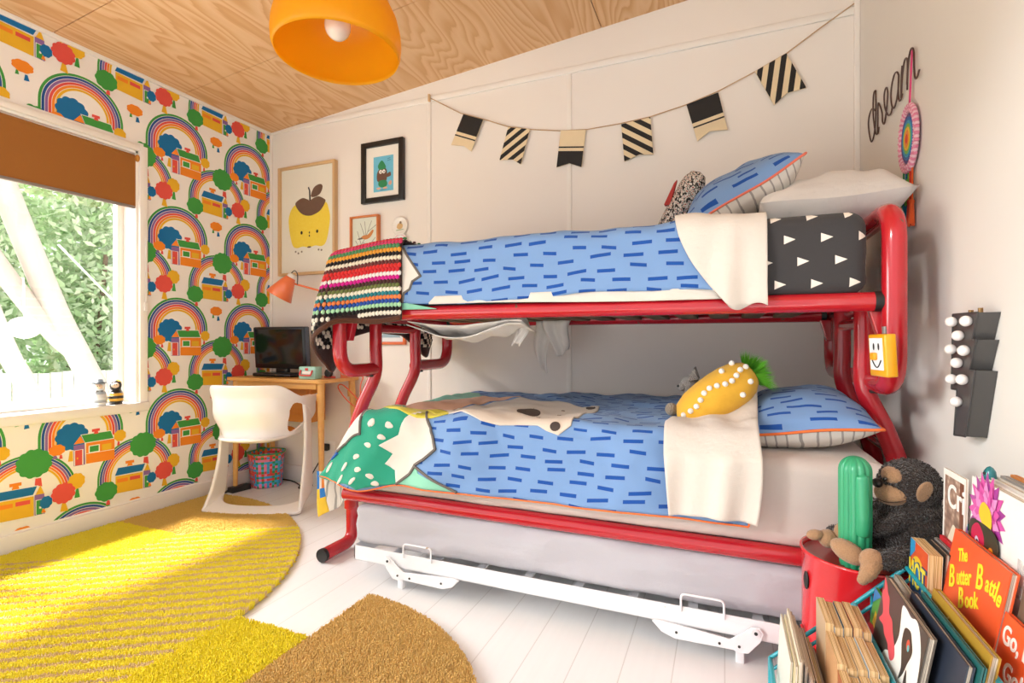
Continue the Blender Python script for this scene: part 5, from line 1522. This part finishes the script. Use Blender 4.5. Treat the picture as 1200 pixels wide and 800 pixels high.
b.ell((hx, hy, .365), (.004, .012, .023), BLACK, Euler((0, 0, an)).to_matrix(), 14, 10); tag(obj('hand_hole', b, dr), 'dark hand hole')
b = MB(); b.tube([(BX+(BR+.004)*math.cos(R(t)), BY+(BR+.004)*math.sin(R(t)), .24-.06*math.sin(PI*(t-190)/110)) for t in range(190, 301, 5)], .0035, flat('#b01a22', .4), 8); obj('wire_handle', b, dr)

# ------------------------------------------------------------------ plush monkey
mk = thing('plush_monkey', 'dark brown plush monkey with tan face sitting on the red drum', 'soft toy', (.41, 1.52, BZ-.014))
MF = fur('#352a25', 170, 1.0, .008, .4); MT = fur('#a98463', 260, .5, .003, .22)
def fuzz(b, rad_fn=None): pass
def tuft(b, m, n, ln, rng, src_start=0):
    """short curly pile standing on the builder's present faces"""
    V = [Vector(p) for p in b.v]; Fs = list(b.f); ar = []
    for f in Fs:
        a = (V[f[1]]-V[f[0]]).cross(V[f[-1]]-V[f[0]]).length; ar.append(a)
    pick = rng.choices(range(len(Fs)), ar, k=n)
    vs = []; fs = []
    for k in pick:
        f = Fs[k]; w = [rng.random()+.01 for _ in f]; s = sum(w)
        p = sum((V[i]*q/s for i, q in zip(f, w)), Vector())
        nn = (V[f[1]]-V[f[0]]).cross(V[f[-1]]-V[f[0]])
        if nn.length < 1e-10: continue
        nn = nn.normalized()
        t = nn.orthogonal().normalized(); t = (Matrix.Rotation(rng.random()*2*PI, 3, nn) @ t)
        l = ln*(.4+.6*rng.random()); q = p+nn*l*.8+t*l*.5; wd = nn.cross(t)*l*.22
        o = len(vs); vs += [p-wd, p+wd, q+wd*.6, q-wd*.6, p+t*l*.9+nn*l*.3]; fs += [(o, o+1, o+2, o+3), (o+3, o+2, o+4)]
    b.add(vs, fs, m)
mrng = random.Random(11)
def furry(name, build, m, n, ln=.006, par=mk, lab=None):
    b = MB(); build(b)
    # outward facing check is not needed: ellipsoids and tubes face outwards
    if n: tuft(b, m, n, ln, mrng)
    o = obj(name, b, par)
    if lab: o['label'] = lab
    return o
HC = Vector((.412, 1.515, .617))
def bodyb(b): b.lathe([(.002, -.006), (.05, 0), (.076, .03), (.082, .07), (.076, .11), (.062, .145), (.05, .17), (.02, .185)], (.415, 1.52, BZ-.012), MF, 28)
furry('body', bodyb, MF, 5000)
hd = furry('head', lambda b: b.ell(HC, (.066, .064, .066), MF, nu=28, nv=18), MF, 4200)
furry('muzzle', lambda b: b.ell(HC+Vector((-.036, -.014, -.016)), (.040, .048, .031), MT, Euler((0, R(-12), 0)).to_matrix(), 24, 16), MT, 900, .0025, mk, 'tan muzzle')
furry('brow_patch', lambda b: b.ell(HC+Vector((-.038, -.018, .026)), (.024, .036, .023), MT, None, 20, 14), MT, 500, .0025, mk, 'tan patch round the eyes')
b = MB(); b.ell(HC+Vector((-.072, -.024, .006)), (.011, .018, .011), flat('#1c1918', .45), Euler((0, R(20), 0)).to_matrix(), 14, 10); tag(obj('nose', b, mk), 'black nose')
b = MB()
for dy in (-.034, .006): 
    b = MB(); b.ell(HC+Vector((-.061, dy-.012, .022)), .0052, flat('#15110f', .1, coat=1), nu=12, nv=8); obj('eye', b, mk)
b = MB(); b.tube(catmull([HC+Vector((-.074, -.034, -.030)), HC+Vector((-.062, -.053, -.032)), HC+Vector((-.042, -.0620, -.028)), HC+Vector((-.022, -.059, -.022))], 6), .0012, flat('#4a352a', .8), 6); obj('mouth_seam', b, mk)
for sg in (-1, 1):
    ec = HC+Vector((.012, sg*.066, .004))
    def earb(b):
        b.ell(ec, (.017, .008, .026), MT, Euler((R(sg*-12), R(14), R(sg*-25))).to_matrix(), 20, 12, lambda q, d: Vector((q.x, q.y-sg*.006*(1-(d.x**2+d.z**2)), q.z)))
    furry('ear', earb, MT, 250, .002, mk, 'tan ear')
def limbb(pts, rs):
    def f(b):
        p = catmull(pts, 6); m = len(p); rr = np.interp(np.linspace(0, 1, m), np.linspace(0, 1, len(rs)), rs)
        b.tube(p, list(rr), MF, 14)
    return f
furry('arm', limbb([(.392, 1.468, .548), (.355, 1.452, .532), (.320, 1.458, .515), (.295, 1.475, .50)], [.022, .019, .017, .015]), MF, 900)
furry('arm', limbb([(.405, 1.575, .56), (.35, 1.585, .53), (.30, 1.545, .505)], [.024, .022, .018]), MF, 700)
furry('leg', limbb([(.415, 1.455, .465), (.385, 1.40, .478), (.345, 1.375, .478), (.315, 1.37, .474)], [.032, .028, .025, .02]), MF, 1300)
furry('leg', limbb([(.385, 1.57, .455), (.32, 1.585, .455), (.25, 1.55, .46)], [.03, .026, .022]), MF, 900)
def foot1(b):
    b.ell((.301, 1.365, .473), (.027, .022, .026), MT, Euler((0, R(25), R(20))).to_matrix(), 18, 12)
    b.tube(catmull([(.300, 1.360, .468), (.290, 1.352, .447), (.279, 1.347, .432)], 6), [.019]*4+[.018]*3+[.015]*3+[.012]*2+[.011], MT, 12); b.ell((.279, 1.347, .432), .0112, MT, nu=12, nv=8)
furry('foot', foot1, MT, 500, .002, mk, 'tan foot hanging over the drum rim')
furry('hand', lambda b: b.ell((.262, 1.405, .472), (.040, .026, .023), MT, Euler((R(12), R(24), R(-25))).to_matrix(), 20, 12), MT, 400, .002, mk, 'tan paw')
def foot2(b):
    b.ell((.236, 1.50, .466), (.024, .024, .023), MT, None, 16, 10); b.ell((.205, 1.492, .474), (.020, .016, .013), MT, Euler((0, R(-12), 0)).to_matrix(), 14, 10)
furry('foot', foot2, MT, 400, .002, mk, 'tan foot behind the green cactus')
furry('hand', lambda b: b.ell((.268, 1.50, .487), (.020, .018, .024), MT, None, 16, 10), MT, 200, .002, mk, 'tan paw')

# ------------------------------------------------------------------ green cactus lamp
cl_ = thing('cactus_ornament', 'green ribbed plastic cactus standing on the red drum beside the monkey', 'ornament', (.285, 1.445, BZ-.014))
CG = flat('#2f9a6c', .35, coat=.2, var=.04, scale=10)
def ribbed(c, r, h, n, top):
    def f(a, q):
        th = 2*PI*a; z = h*min(1, q/.82); k = 1
        if q > .82: 
            w = (q-.82)/.18*PI/2; k = max(.02, math.cos(w)); z = h-top+top*math.sin(w)
        else: z = (h-top)*q/.82
        rr = r*k*(1-.11*(abs(math.cos(th*n/2))**6)*min(1, k*2))*(.93+.07*min(1, q*3))
        return (c[0]+rr*math.cos(th), c[1]+rr*math.sin(th), c[2]+z)
    return f
b = MB(); b.grid(ribbed((.287, 1.445, BZ-.014), .0355, .268, 12, .035), 96, 40, CG, closed_u=True); obj('cactus_body', b, cl_)
b = MB()
arm = catmull([(.296, 1.420, .510), (.297, 1.413, .54), (.296, 1.414, .60), (.296, 1.416, .640), (.295, 1.420, .652)], 6); m = len(arm)
b.tube(arm, [.010]+[.0155]*(m-5)+[.0145, .012, .008, .003], CG, 16); obj('cactus_arm', b, cl_)
b = MB(); DG = flat('#1f6f4c', .6)
for k in range(12):
    th = 2*PI*(k+.5)/12
    if math.sin(th) > .5: continue
    for j in range(13):
        z = BZ+.005+j*.0165; b.ell((.287+.0335*math.cos(th), 1.445+.0335*math.sin(th), z), .0014, DG, nu=6, nv=4)
tag(obj('spines', b, cl_, ), 'small dark spine dots'); 

mk.location += Vector((.011, .040, 0)); cl_.location += Vector((.009, .045, 0))
# ------------------------------------------------------------------ turquoise wire book rack, stepped up towards the wall
TQ = flat('#1f9aa8', .35, coat=.3)
rk = thing('book_rack', 'turquoise wire rack stepped up to the right wall and full of books', 'book rack', (.30, 1.0, 0))
YE, YN = 1.40, .83
def wire(name, pts, r=.0042): 
    b = MB(); b.tube(pts, r, TQ, 8); return obj(name, b, rk)
STEP = [(.1025, .203), (.277, .369), (.376, .470), (.470, .560), (.545, .635)]
for y in (YE, YN):
    wire('slanted_rail', [(x, y, z) for x, z in STEP], .005)
    wire('slanted_rail', [(x+.006, y, z-.026) for x, z in STEP], .004)
    wire('post', [(STEP[0][0], y, 0), (STEP[0][0], y, STEP[0][1])], .005); wire('post', [(STEP[-1][0], y, 0), (STEP[-1][0], y, STEP[-1][1])], .005)
    wire('floor_rail', [(STEP[0][0], y, .006), (STEP[-1][0], y, .006)], .005)
    for x in (.175, .31, .40): wire('side_wire', [(x, y, .006), (x, y, np.interp(x, [q[0] for q in STEP], [q[1] for q in STEP]))], .0025)
for x, z in STEP: wire('cross_rail', [(x, YN, z), (x, YE, z)], .005)
wire('cross_rail', [(STEP[0][0], YN, .006), (STEP[0][0], YE, .006)])
FLO = [(.107, .182, .088), (.184, .274, .205), (.281, .373, .232), (.380, .467, .325), (.474, .543, .405)]
for x0, x1, z in FLO:
    b = MB()
    for k in range(4): b.tube([(x0+(x1-x0)*k/3, YN, z-.004), (x0+(x1-x0)*k/3, YE, z-.004)], .003, TQ, 6)
    for k in range(9): b.tube([(x0, YN+.02+k*.066, z-.004), (x1, YN+.02+k*.066, z-.004)], .003, TQ, 6)
    obj('pocket_floor', b, rk)
for k in range(7):
    y = YN+.05+k*.08; wire('front_wire', [(STEP[0][0], y, .006), (STEP[0][0], y, STEP[0][1])], .0025)

# ------------------------------------------------------------------ books
PAGE = NT('book_page_edges'); s = PAGE.n('ShaderNodeSeparateXYZ'); PAGE.l(PAGE.uv(), s.inputs[0]); f = PAGE.noise(PAGE.mapping(PAGE.uv(), (900, 3, 1)), 1, 2)
PAGE = PAGE.fin(PAGE.ramp(f, [(.40, '#9a7347'), (.50, '#cda873'), (.60, '#e8cda4')]), .9, spec=.1)
PAGE2 = NT('pale_page_edges'); f = PAGE2.noise(PAGE2.mapping(PAGE2.uv(), (900, 3, 1)), 1, 2)
PAGE2 = PAGE2.fin(PAGE2.ramp(f, [(.40, '#94867a'), (.50, '#c9bba9'), (.60, '#e2d6c4')]), .9, spec=.1)
def book(label, x, y0, z1, w, h, th, cover, lean=4, page=None, yaw=0, group=None, hard=True, cat='book', name='book', z0=None):
    """upright book: front cover faces the room, its far top corner at (x, y0, z1); width runs towards the viewer"""
    ln = R(lean)
    ex = Vector((math.sin(R(yaw))*1, -math.cos(R(yaw)), 0)); ey = Vector((math.sin(ln), 0, math.cos(ln)))
    M = frame(Vector((x, y0, z1))-ey*h, ex, ey)            # x along width, y up, z out of the cover (towards the room)
    t = thing(name, label, cat, tuple(M @ Vector((w/2, 0, -th/2))), group)
    b = MB(); cm = cover if not isinstance(cover, str) else flat(cover, .4, var=.05, scale=40)
    e = .0022 if hard else .0006; ov = .003 if hard else 0
    b.prism([M @ Vector(p) for p in ((0, 0, 0), (w, 0, 0), (w, h, 0), (0, h, 0))], (M.to_3x3() @ Vector((0, 0, -e))), cm)
    b.prism([M @ Vector(p) for p in ((0, 0, -th), (w, 0, -th), (w, h, -th), (0, h, -th))], (M.to_3x3() @ Vector((0, 0, e))), cm)
    b.prism([M @ Vector(p) for p in ((0, 0, -e*.5), (e, 0, -e*.5), (e, h, -e*.5), (0, h, -e*.5))], (M.to_3x3() @ Vector((0, 0, -th+e))), cm)
    obj('cover', b, t)
    b = MB(); q = [M @ Vector(p) for p in ((e, ov, -e), (w-ov, ov, -e), (w-ov, h-ov, -e), (e, h-ov, -e))]
    d = M.to_3x3() @ Vector((0, 0, -th+2*e)); v = q+[p+d for p in q]
    pm = page or PAGE2
    for f, uvs in (((0, 1, 5, 4), 0), ((1, 2, 6, 5), 0), ((2, 3, 7, 6), 0), ((3, 0, 4, 7), 0), ((0, 3, 2, 1), 0), ((4, 5, 6, 7), 0)):
        L_ = [v[i] for i in f]
        uv = [((p-q[0]).dot(-(M.to_3x3() @ Vector((0, 0, 1)))), (p-q[0]).dot(M.to_3x3() @ Vector((1, 1, 0)))) for p in L_]
        b.add(L_, [(0, 1, 2, 3)], pm, False, uv)
    obj('pages', b, t)
    return t, M
def art(t, M, shapes, name='cover_art'):
    b = MB()
    for i, (pts, m) in enumerate(shapes):
        k = .0006+.00012*i
        a = sum(pts[j-1][0]*pts[j][1]-pts[j][0]*pts[j-1][1] for j in range(len(pts)))
        if a < 0: pts = pts[::-1]
        b.poly([M @ Vector((p[0], p[1], k)) for p in pts], m)
    return obj(name, b, t)
def letters(t, M, items, m, name='title', k=.001):
    b = MB()
    for txt, size, x, y, rot, xs in items:
        text_mb(txt, size, M @ Matrix.Translation((x, y, k)) @ Matrix.Rotation(R(rot), 4, 'Z'), m, .0004, b, xs, .0008)
    return obj(name, b, t)
# magazines in the first pocket
mags = [('#d9dccf', 'thin pale green magazine at the outer edge of the rack'), ('#c9b98e', 'second magazine from the outer edge, tan back'), ('#e4d9bd', 'tallest cream magazine near the outer edge'), ('#8d7f6a', 'thin brown covered magazine behind the tallest cream one'), ('#cfc6c2', 'grey magazine fourth behind the front ones'), ('#b7a4a0', 'faded mauve magazine in the middle of the first pocket'), ('#d8d2c4', 'off white magazine beside the dark brown one'), ('#6b4a2e', 'dark brown magazine leaning beside the yellow one')]
mtop = [.372, .380, .392, .384, .374, .362, .354, .352]
for i, (c, la) in enumerate(mags):
    mt = .975-(.975-mtop[i])*1.07
    book(la, .122+i*.0062, 1.370-.006*((i*3) % 4), mt, .20+.01*(i % 3), mt-.09, .0045, c, 3-.8*i*.5, PAGE2, 0, 'magazines in the first pocket of the rack', False, 'magazine', 'magazine')
book('bright yellow edged magazine next to the paperbacks', .1735, 1.350, .296, .21, .205, .004, '#e8cf2a', -1, PAGE2, 0, None, False, 'magazine', 'magazine')
book('pale grey thin magazine directly beside the yellow edged one', .1785, 1.346, .288, .20, .198, .004, '#b9b6b8', -1, PAGE2, 0, None, False, 'magazine', 'magazine')
book('dark green thin booklet between the magazines and the paperbacks', .1835, 1.335, .283, .22, .19, .0035, '#27433c', -1, PAGE2, 0, None, False, 'book', 'book')
# paperbacks: rows one behind the other
pbc = ['#c8ab86', '#7fa7c4', '#b8c4cc', '#c99a6c', '#2f4a55', '#d7c3a0', '#a8613c']
rows = [(1.330, .401, 'far'), (1.211, .386, 'middle'), (1.092, .377, 'near')]
pos_w = ['leftmost', 'second from the left', 'middle', 'second from the wall side', 'wall side']
for r, (y0, z1, nm) in enumerate(rows):
    for k in range(5):
        book('%s tan edged paperback of the %s row in the rack' % (pos_w[k], nm), .190+k*.0162, y0-.002*(k % 2), z1-.003*((k*2) % 3), .1145, z1-.212, .0150, pbc[(r*3+k*2) % 7], 0, PAGE, 0, 'paperbacks in the first pocket of the rack', False, 'paperback', 'paperback')
# second pocket
t, M = book('thin green and red picture book at the front of the second pocket', .3135, 1.382, .422, .085, .18, .006, '#4f9a3f', 8)
art(t, M, [([(0, 0), (.085, 0), (.085, .12), (0, .10)], flat('#b3242a', .4)), ([(.0, .145), (.05, .18), (0, .18)], flat('#2f7fb8', .4)), ([(.02, .11), (.05, .10), (.06, .13), (.03, .14)], flat('#e9c52f', .4))])
t, M = book('tall picture book with a painted white and dark bird and red crest', .310, 1.287, .488, .243, .25, .012, '#5a5148', 10)
RC, WC, DC = flat('#e0565c', .45), flat('#efece4', .45), flat('#453a33', .45)
art(t, M, [([(.02, .25), (.0, .16), (.05, .10), (.14, .05), (.243, .0), (.243, .25)], flat('#4d433b', .4)),
  (sm([(.118, .238), (.135, .246), (.165, .243), (.19, .250), (.215, .235), (.235, .20), (.243, .12), (.235, .02), (.10, .02), (.06, .08), (.075, .128), (.11, .150), (.13, .19)]), WC),
  (sm([(.002, .246), (.02, .240), (.035, .228), (.05, .222), (.062, .20), (.085, .195), (.10, .18), (.124, .160), (.130, .145), (.114, .132), (.095, .142), (.085, .15), (.06, .155), (.045, .165), (.017, .165), (.03, .185), (.005, .215), (.012, .228)]), RC),
  (sm([(.150, .215), (.175, .222), (.19, .21), (.20, .195), (.19, .17), (.18, .145), (.165, .128), (.168, .15), (.158, .17), (.148, .19)]), DC), (sm([(.19, .16), (.205, .13), (.20, .09), (.19, .11)]), DC), (E2(.178, .198, .008, .010, 14), flat('#c9503c', .4)), (E2(.181, .194, .005, .006, 12), flat('#5fb0b8', .4))])
book('plain grey backed book behind the bird picture book', .349, 1.382, .458, .15, .215, .011, '#9a8f82', 6)
t, M = book('dark navy picture book with a bright blue patch', .336, 1.222, .490, .25, .245, .010, '#2b3240', 10)
art(t, M, [(sm([(.10, 0), (.13, .09), (.17, .12), (.23, .10), (.23, 0)]), flat('#1f8fb8', .4)), (sm([(.125, .0), (.13, .045), (.155, .055), (.175, .03), (.17, 0)]), flat('#d6d3d6', .4)), (E2(.118, .085, .008, .014, 12), flat('#d98a5a', .4)), (E2(.07, .11, .02, .012, 16), flat('#5d3a34', .4))])
book('slim teal edged book behind the dark navy one', .350, 1.212, .496, .25, .245, .006, '#1f5a58', 10)
t, M = book('mustard yellow book with a pocket card behind the teal edged one', .367, 1.210, .507, .23, .25, .012, '#a9852c', 10)
art(t, M, [([(.12, .10), (.165, .095), (.165, .15), (.12, .155)], flat('#a09a82', .6)), ([(.118, .153), (.167, .148), (.167, .152), (.118, .157)], flat('#e6dfc0', .6)), ([(.07, .19), (.074, .19), (.075, .225), (.085, .232), (.084, .235), (.072, .228)], flat('#d2bd7c', .6))])
# third pocket
t, M = book('thick paperback with bold letters HOT on a colourful cover', .383, 1.395, .541, .105, .21, .024, '#e0dacd', 2, PAGE, 0, None, False)
art(t, M, [([(0, .0), (.105, 0), (.105, .21), (0, .21)], flat('#d9572e', .4)), ([(0, .165), (.03, .19), (.03, .21), (0, .21)], flat('#2f8fc4', .4)), (E2(.05, .128, .048, .055), flat('#e8bf2e', .4)), (E2(.05, .120, .044, .050), flat('#2f79b8', .4)), ([(0, 0), (.105, 0), (.105, .06), (0, .06)], flat('#c9b9a4', .4)), ([(.0, .06), (.105, .06), (.105, .07), (0, .07)], flat('#7c2f26', .4))])
letters(t, M, [('HOT', .084, .000, .112, 3, .60)], flat('#1d3f78', .4), 'title_shadow', .0016); letters(t, M, [('HOT', .076, .004, .115, 3, .60)], flat('#f0de3e', .4), 'title', .0026)
book('black hardback between the thick HOT paperback and the red book', .411, 1.393, .545, .10, .21, .010, '#262525', 3)
book('grey hardback squeezed beside the black one', .423, 1.391, .548, .10, .21, .007, '#8b8480', 3)
book('narrow bright red hardback next to the grey one', .432, 1.388, .556, .10, .215, .007, '#c4202c', 3)
OB = flat('#e2582c', .35, var=.04, scale=20)
t, M = book('orange hardback picture book with wobbly yellow title lettering', .430, 1.300, .599, .218, .265, .012, OB, 10)
letters(t, M, [('The', .034, .042, .213, 20, .70), ('B', .060, .027, .155, 20, .72), ('utter', .042, .056, .172, 22, .66), ('B', .062, .124, .196, 14, .72), ('a', .040, .156, .206, 8, .75), ('tt', .044, .170, .206, 4, .70), ('l', .050, .188, .204, -4, .75), ('e', .040, .196, .202, -8, .75), ('B', .052, .080, .137, 22, .72), ('ook', .040, .105, .149, 24, .74)], flat('#ecdc2c', .4))
OB2 = flat('#ea5a2a', .35, var=.04, scale=20)
t, M = book('red orange picture book with white title in front of the larger orange one', .424, 1.090, .534, .20, .205, .009, OB2, 10)
letters(t, M, [('Go, Dog.', .042, .014, .160, 2, .80), ('Go!', .042, .036, .110, 2, .85)], flat('#f1e6dc', .4))
book('brown and grey backed hardback behind the orange books', .446, 1.078, .592, .19, .24, .010, '#6d5a4a', 9)
# fourth pocket
t, M = book('magazine with brown photo cover and white script letters behind the monkey', .443, 1.400, .700, .108, .272, .005, '#efe9e2', 1, PAGE2, 0, None, False, 'magazine', 'magazine')
TX = NT('brown_gravel_photo'); o = TX.n('ShaderNodeTexVoronoi'); TX.l(TX.obj(), o.inputs['Vector']); o.inputs['Scale'].default_value = 70; TX = TX.fin(TX.ramp(o.outputs['Distance'], [(0, '#d8c6b6'), (.35, '#a98a78'), (1, '#6b5048')]), .4)
art(t, M, [([(.010, .0), (.104, .0), (.104, .260), (.010, .260)], TX), ([(.086, .10), (.104, .10), (.104, .260), (.086, .260)], flat('#7a4a36', .4)), (sm([(.03, .12), (.045, .15), (.06, .165), (.08, .15), (.10, .11), (.06, .09)]), flat('#d9cdb8', .5))])
letters(t, M, [('Cri', .068, .026, .198, 2, .95)], flat('#f4f0ea', .4))
t, M = book('large white book with a bird wearing a pink flower on the cover', .4535, 1.290, .709, .27, .30, .020, '#ece8e2', 2)
P1, P2_, P3 = flat('#cf4fa0', .4), flat('#a23a92', .4), flat('#e08ac4', .4)
sh = []
cx, cy = .066, .244
for ring, (n, r0, r1, ms) in enumerate(((13, .02, .072, (P2_, P1)), (11, .015, .056, (P1, P3)), (9, .01, .040, (P3, P1)))):
    for k in range(n):
        a = R(-25)+R(230)*k/(n-1) if ring == 0 else R(-40)+R(260)*k/(n-1)
        d = (math.cos(a), math.sin(a)*1.1); nn = (-d[1], d[0]); w = .011
        sh.append(([(cx+d[0]*r0-nn[0]*w*.5, cy+d[1]*r0-nn[1]*w*.5), (cx+d[0]*r1*.65-nn[0]*w, cy+d[1]*r1*.65-nn[1]*w), (cx+d[0]*r1, cy+d[1]*r1), (cx+d[0]*r1*.65+nn[0]*w, cy+d[1]*r1*.65+nn[1]*w), (cx+d[0]*r0+nn[0]*w*.5, cy+d[1]*r0+nn[1]*w*.5)], ms[k % 2]))
sh += [(sm([(0.046, 0.240), (0.061, 0.265), (0.091, 0.255), (0.096, 0.225), (0.071, 0.220)]), flat('#e9c02c', .4)), (sm([(0.011, 0.215), (0.051, 0.225), (0.111, 0.220), (0.126, 0.190), (0.111, 0.155), (0.151, 0.125), (0.191, 0.090), (0.146, 0.110), (0.096, 0.130), (0.071, 0.115), (0.036, 0.125), (0.011, 0.160)]), flat('#3a3528', .4)),
  (sm([(0.021, 0.205), (0.046, 0.220), (0.071, 0.200), (0.066, 0.165), (0.036, 0.155), (0.021, 0.175)]), flat('#c2204e', .4)), (E2(0.099, 0.175, .012, .017, 16), flat('#e58a1f', .4)), (E2(0.043, 0.185, .008, .010, 14), flat('#d9d3e6', .4)), (E2(0.045, 0.185, .004, .005, 10), flat('#1a1a22', .4)),
  (sm([(0.001, 0.200), (0.011, 0.160), (0.031, 0.130), (0.011, 0.120), (-0.004, 0.160)]), flat('#6f3f8f', .4)), (sm([(0.111, 0.160), (0.141, 0.140), (0.191, 0.080), (0.201, 0.060), (0.161, 0.090), (0.121, 0.120)]), flat('#c2a184', .4))]
art(t, M, sh)
letters(t, M, [('ROB', .030, .180, .185, -2, .9), ('CLEME', .032, .168, .142, -2, .9)], flat('#c6c2be', .5))
for i, (x, z, c, th, la) in enumerate(((.476, .712, '#d6d0c8', .016, 'grey edged hardback directly behind the white flower bird book'), (.4935, .716, '#8f8a86', .012, 'dull grey hardback second behind the white flower bird book'), (.507, .720, '#c27a3a', .010, 'orange brown hardback near the wall at the top of the rack'), (.520, .712, '#e9e4da', .012, 'pale hardback closest to the right wall'))):
    book(la, x, 1.286-.004*i, z, .27, z-.412, th, c, 1.5)
t = thing('toy_figure', 'small teal rounded toy peeping over the books at the top of the rack', 'toy', (.480, 1.282, .700))
b = MB(); b.lathe([(0, .0), (.009, .0), (.0105, .012), (.009, .024), (.005, .031), (0, .034)], (.478, 1.283, .698), flat('#116a70', .3, coat=.4), 20); obj('toy_body', b, t)
b = MB(); b.ell((.469, 1.281, .718), .003, BLACK, nu=8, nv=6); obj('eye', b, t)
# ------------------------------------------------------------------ shag rug: striped round field, mustard sectors and yellow blocks
rug = thing('rug', 'yellow and mustard shag rug with stripes and curved outline on the white floor', 'rug', (-1.9, 1.2, 0))
C1, R1 = Vector((-2.806, 1.026)), 1.264
XW = XL+.03
def reg(x, y):
    """which colour field of the rug a floor point belongs to"""
    d = (x-C1.x)**2+(y-C1.y)**2
    if x < -1.567:
        if d > R1*R1 or x < XW: return None
        n = (-.574*(x+2.55)+.819*(y-1.70))          # distance across the 35 degree line
        if y > 1.72 and n > 0: return 'mustard'
        if x < -2.52 and y > 1.20 and n > -.2 : return 'yellow'
        q = (n/.056+.03*math.sin(x*90+y*70)) % 1.0
        return 'yellow' if q < .56 else 'tan'
    if x < -1.245: return 'block' if y < 1.285 else None
    if y > 1.59: return None
    if y < .8415: return 'brown' if x < -.492 else None
    return 'brown' if (x+1.24)**2+(y-.8415)**2 < .748**2 else None
PILE = {'mustard': cloth('#e6c266', .95, 300, .4), 'yellow': cloth('#f8e640', .95, 300, .4), 'tan': cloth('#e8cb92', .95, 300, .4), 'block': cloth('#f4e02c', .95, 300, .4), 'brown': cloth('#dfb76c', .95, 300, .4)}
HG = {'mustard': .020, 'yellow': .023, 'tan': .020, 'block': .026, 'brown': .024}
# backing: cells of the same fields, 2 cm grid following the outline
b = MB()
st = .02
xs_ = np.arange(XW, -.48, st)
for x in xs_:
    for y in np.arange(.25, 2.32, st):
        r = reg(x+st/2, y+st/2)
        if r: b.add([(x, y, .006), (x+st, y, .006), (x+st, y+st, .006), (x, y+st, .006)], [(0, 1, 2, 3)], PILE[r])
obj('backing', b, rug)
rr = np.random.RandomState(4)
sets = {k: [] for k in PILE}
for x in np.arange(XW, -.48, .0042):
    for y in np.arange(.62, 2.32, .0042):
        px, py = x+rr.uniform(-.0021, .0021), y+rr.uniform(-.0021, .0021)
        k = reg(px, py)
        if k: sets[k].append((px, py))
for k, pts in sets.items():
    P = np.array(pts); n = len(P)
    if not n: continue
    h = HG[k]*rr.uniform(.84, 1.08, n); a = rr.uniform(0, 2*PI, n); tl = rr.uniform(.0, .0034, n)
    # gentle clumps make the pile uneven
    cl = np.sin(P[:, 0]*61+np.sin(P[:, 1]*47)*2)*np.sin(P[:, 1]*53+np.sin(P[:, 0]*39)*2); h *= 1+.09*cl
    w = .0024
    base = []
    for j in range(3):
        t = a+j*2*PI/3
        base.append(np.stack([P[:, 0]+w*np.cos(t), P[:, 1]+w*np.sin(t), np.full(n, .005)], 1))
    dx, dy = tl*np.cos(a), tl*np.sin(a)
    top = []
    for j in range(3):
        t = a+j*2*PI/3
        top.append(np.stack([P[:, 0]+dx+.0021*np.cos(t), P[:, 1]+dy+.0021*np.sin(t), h-.0018*(j == 0)], 1))
    V = np.stack(base+top, 1).reshape(-1, 3)
    o = (np.arange(n)*6)[:, None]
    F = []
    quads = np.concatenate([o+np.array([0, 1, 4, 3]), o+np.array([1, 2, 5, 4]), o+np.array([2, 0, 3, 5])], 0)
    tris = o+np.array([3, 4, 5])
    b = MB(); b.add(V.tolist(), quads.tolist()+tris.tolist(), PILE[k], False)
    ob = obj('pile', b, rug); ob['kind'] = 'stuff'; ob['label'] = {'mustard': 'mustard pile', 'yellow': 'yellow pile', 'tan': 'tan stripes of pile', 'block': 'bright yellow square of pile', 'brown': 'brown gold sector of pile'}[k]
# ------------------------------------------------------------------ camera and light
cam = bpy.data.cameras.new('camera'); cam.lens = 602/1200*36; cam.sensor_width = 36
co = bpy.data.objects.new('camera', cam); COL.objects.link(co)
co.location = (0, 0, .975); co.rotation_euler = (R(90), 0, R(22.5)); cam.clip_start = .05
bpy.context.scene.camera = co
def sun(name, d, strength, angle, col):
    l = bpy.data.lights.new(name, 'SUN'); l.energy = strength; l.angle = R(angle); l.color = col
    o = bpy.data.objects.new(name, l); COL.objects.link(o)
    o.rotation_euler = Vector(d).to_track_quat('-Z', 'Y').to_euler(); o.location = (-5, 1, 4); return o
sun('sunlight', (.45, .10, -.89), 13.0, 6.0, (1, .98, .95))
sun('skylight', (.60, .64, -.34), .95, 8, (1, .985, .97))
sun('window_skylight', (.86, .12, -.46), 7.5, 55, (.97, .99, 1.0))
w = bpy.data.worlds.new('daylight'); bpy.context.scene.world = w; w.use_nodes = True
bg = w.node_tree.nodes['Background']; bg.inputs[0].default_value = (.975, .985, 1.0, 1); bg.inputs[1].default_value = 1.05
sc = bpy.context.scene
sc.view_settings.view_transform = 'Standard'; sc.view_settings.look = 'None'; sc.view_settings.gamma = 1; sc.view_settings.use_curve_mapping = False
sc.view_settings.exposure = 0.34
sc.cycles.max_bounces = 8; sc.cycles.diffuse_bounces = 5
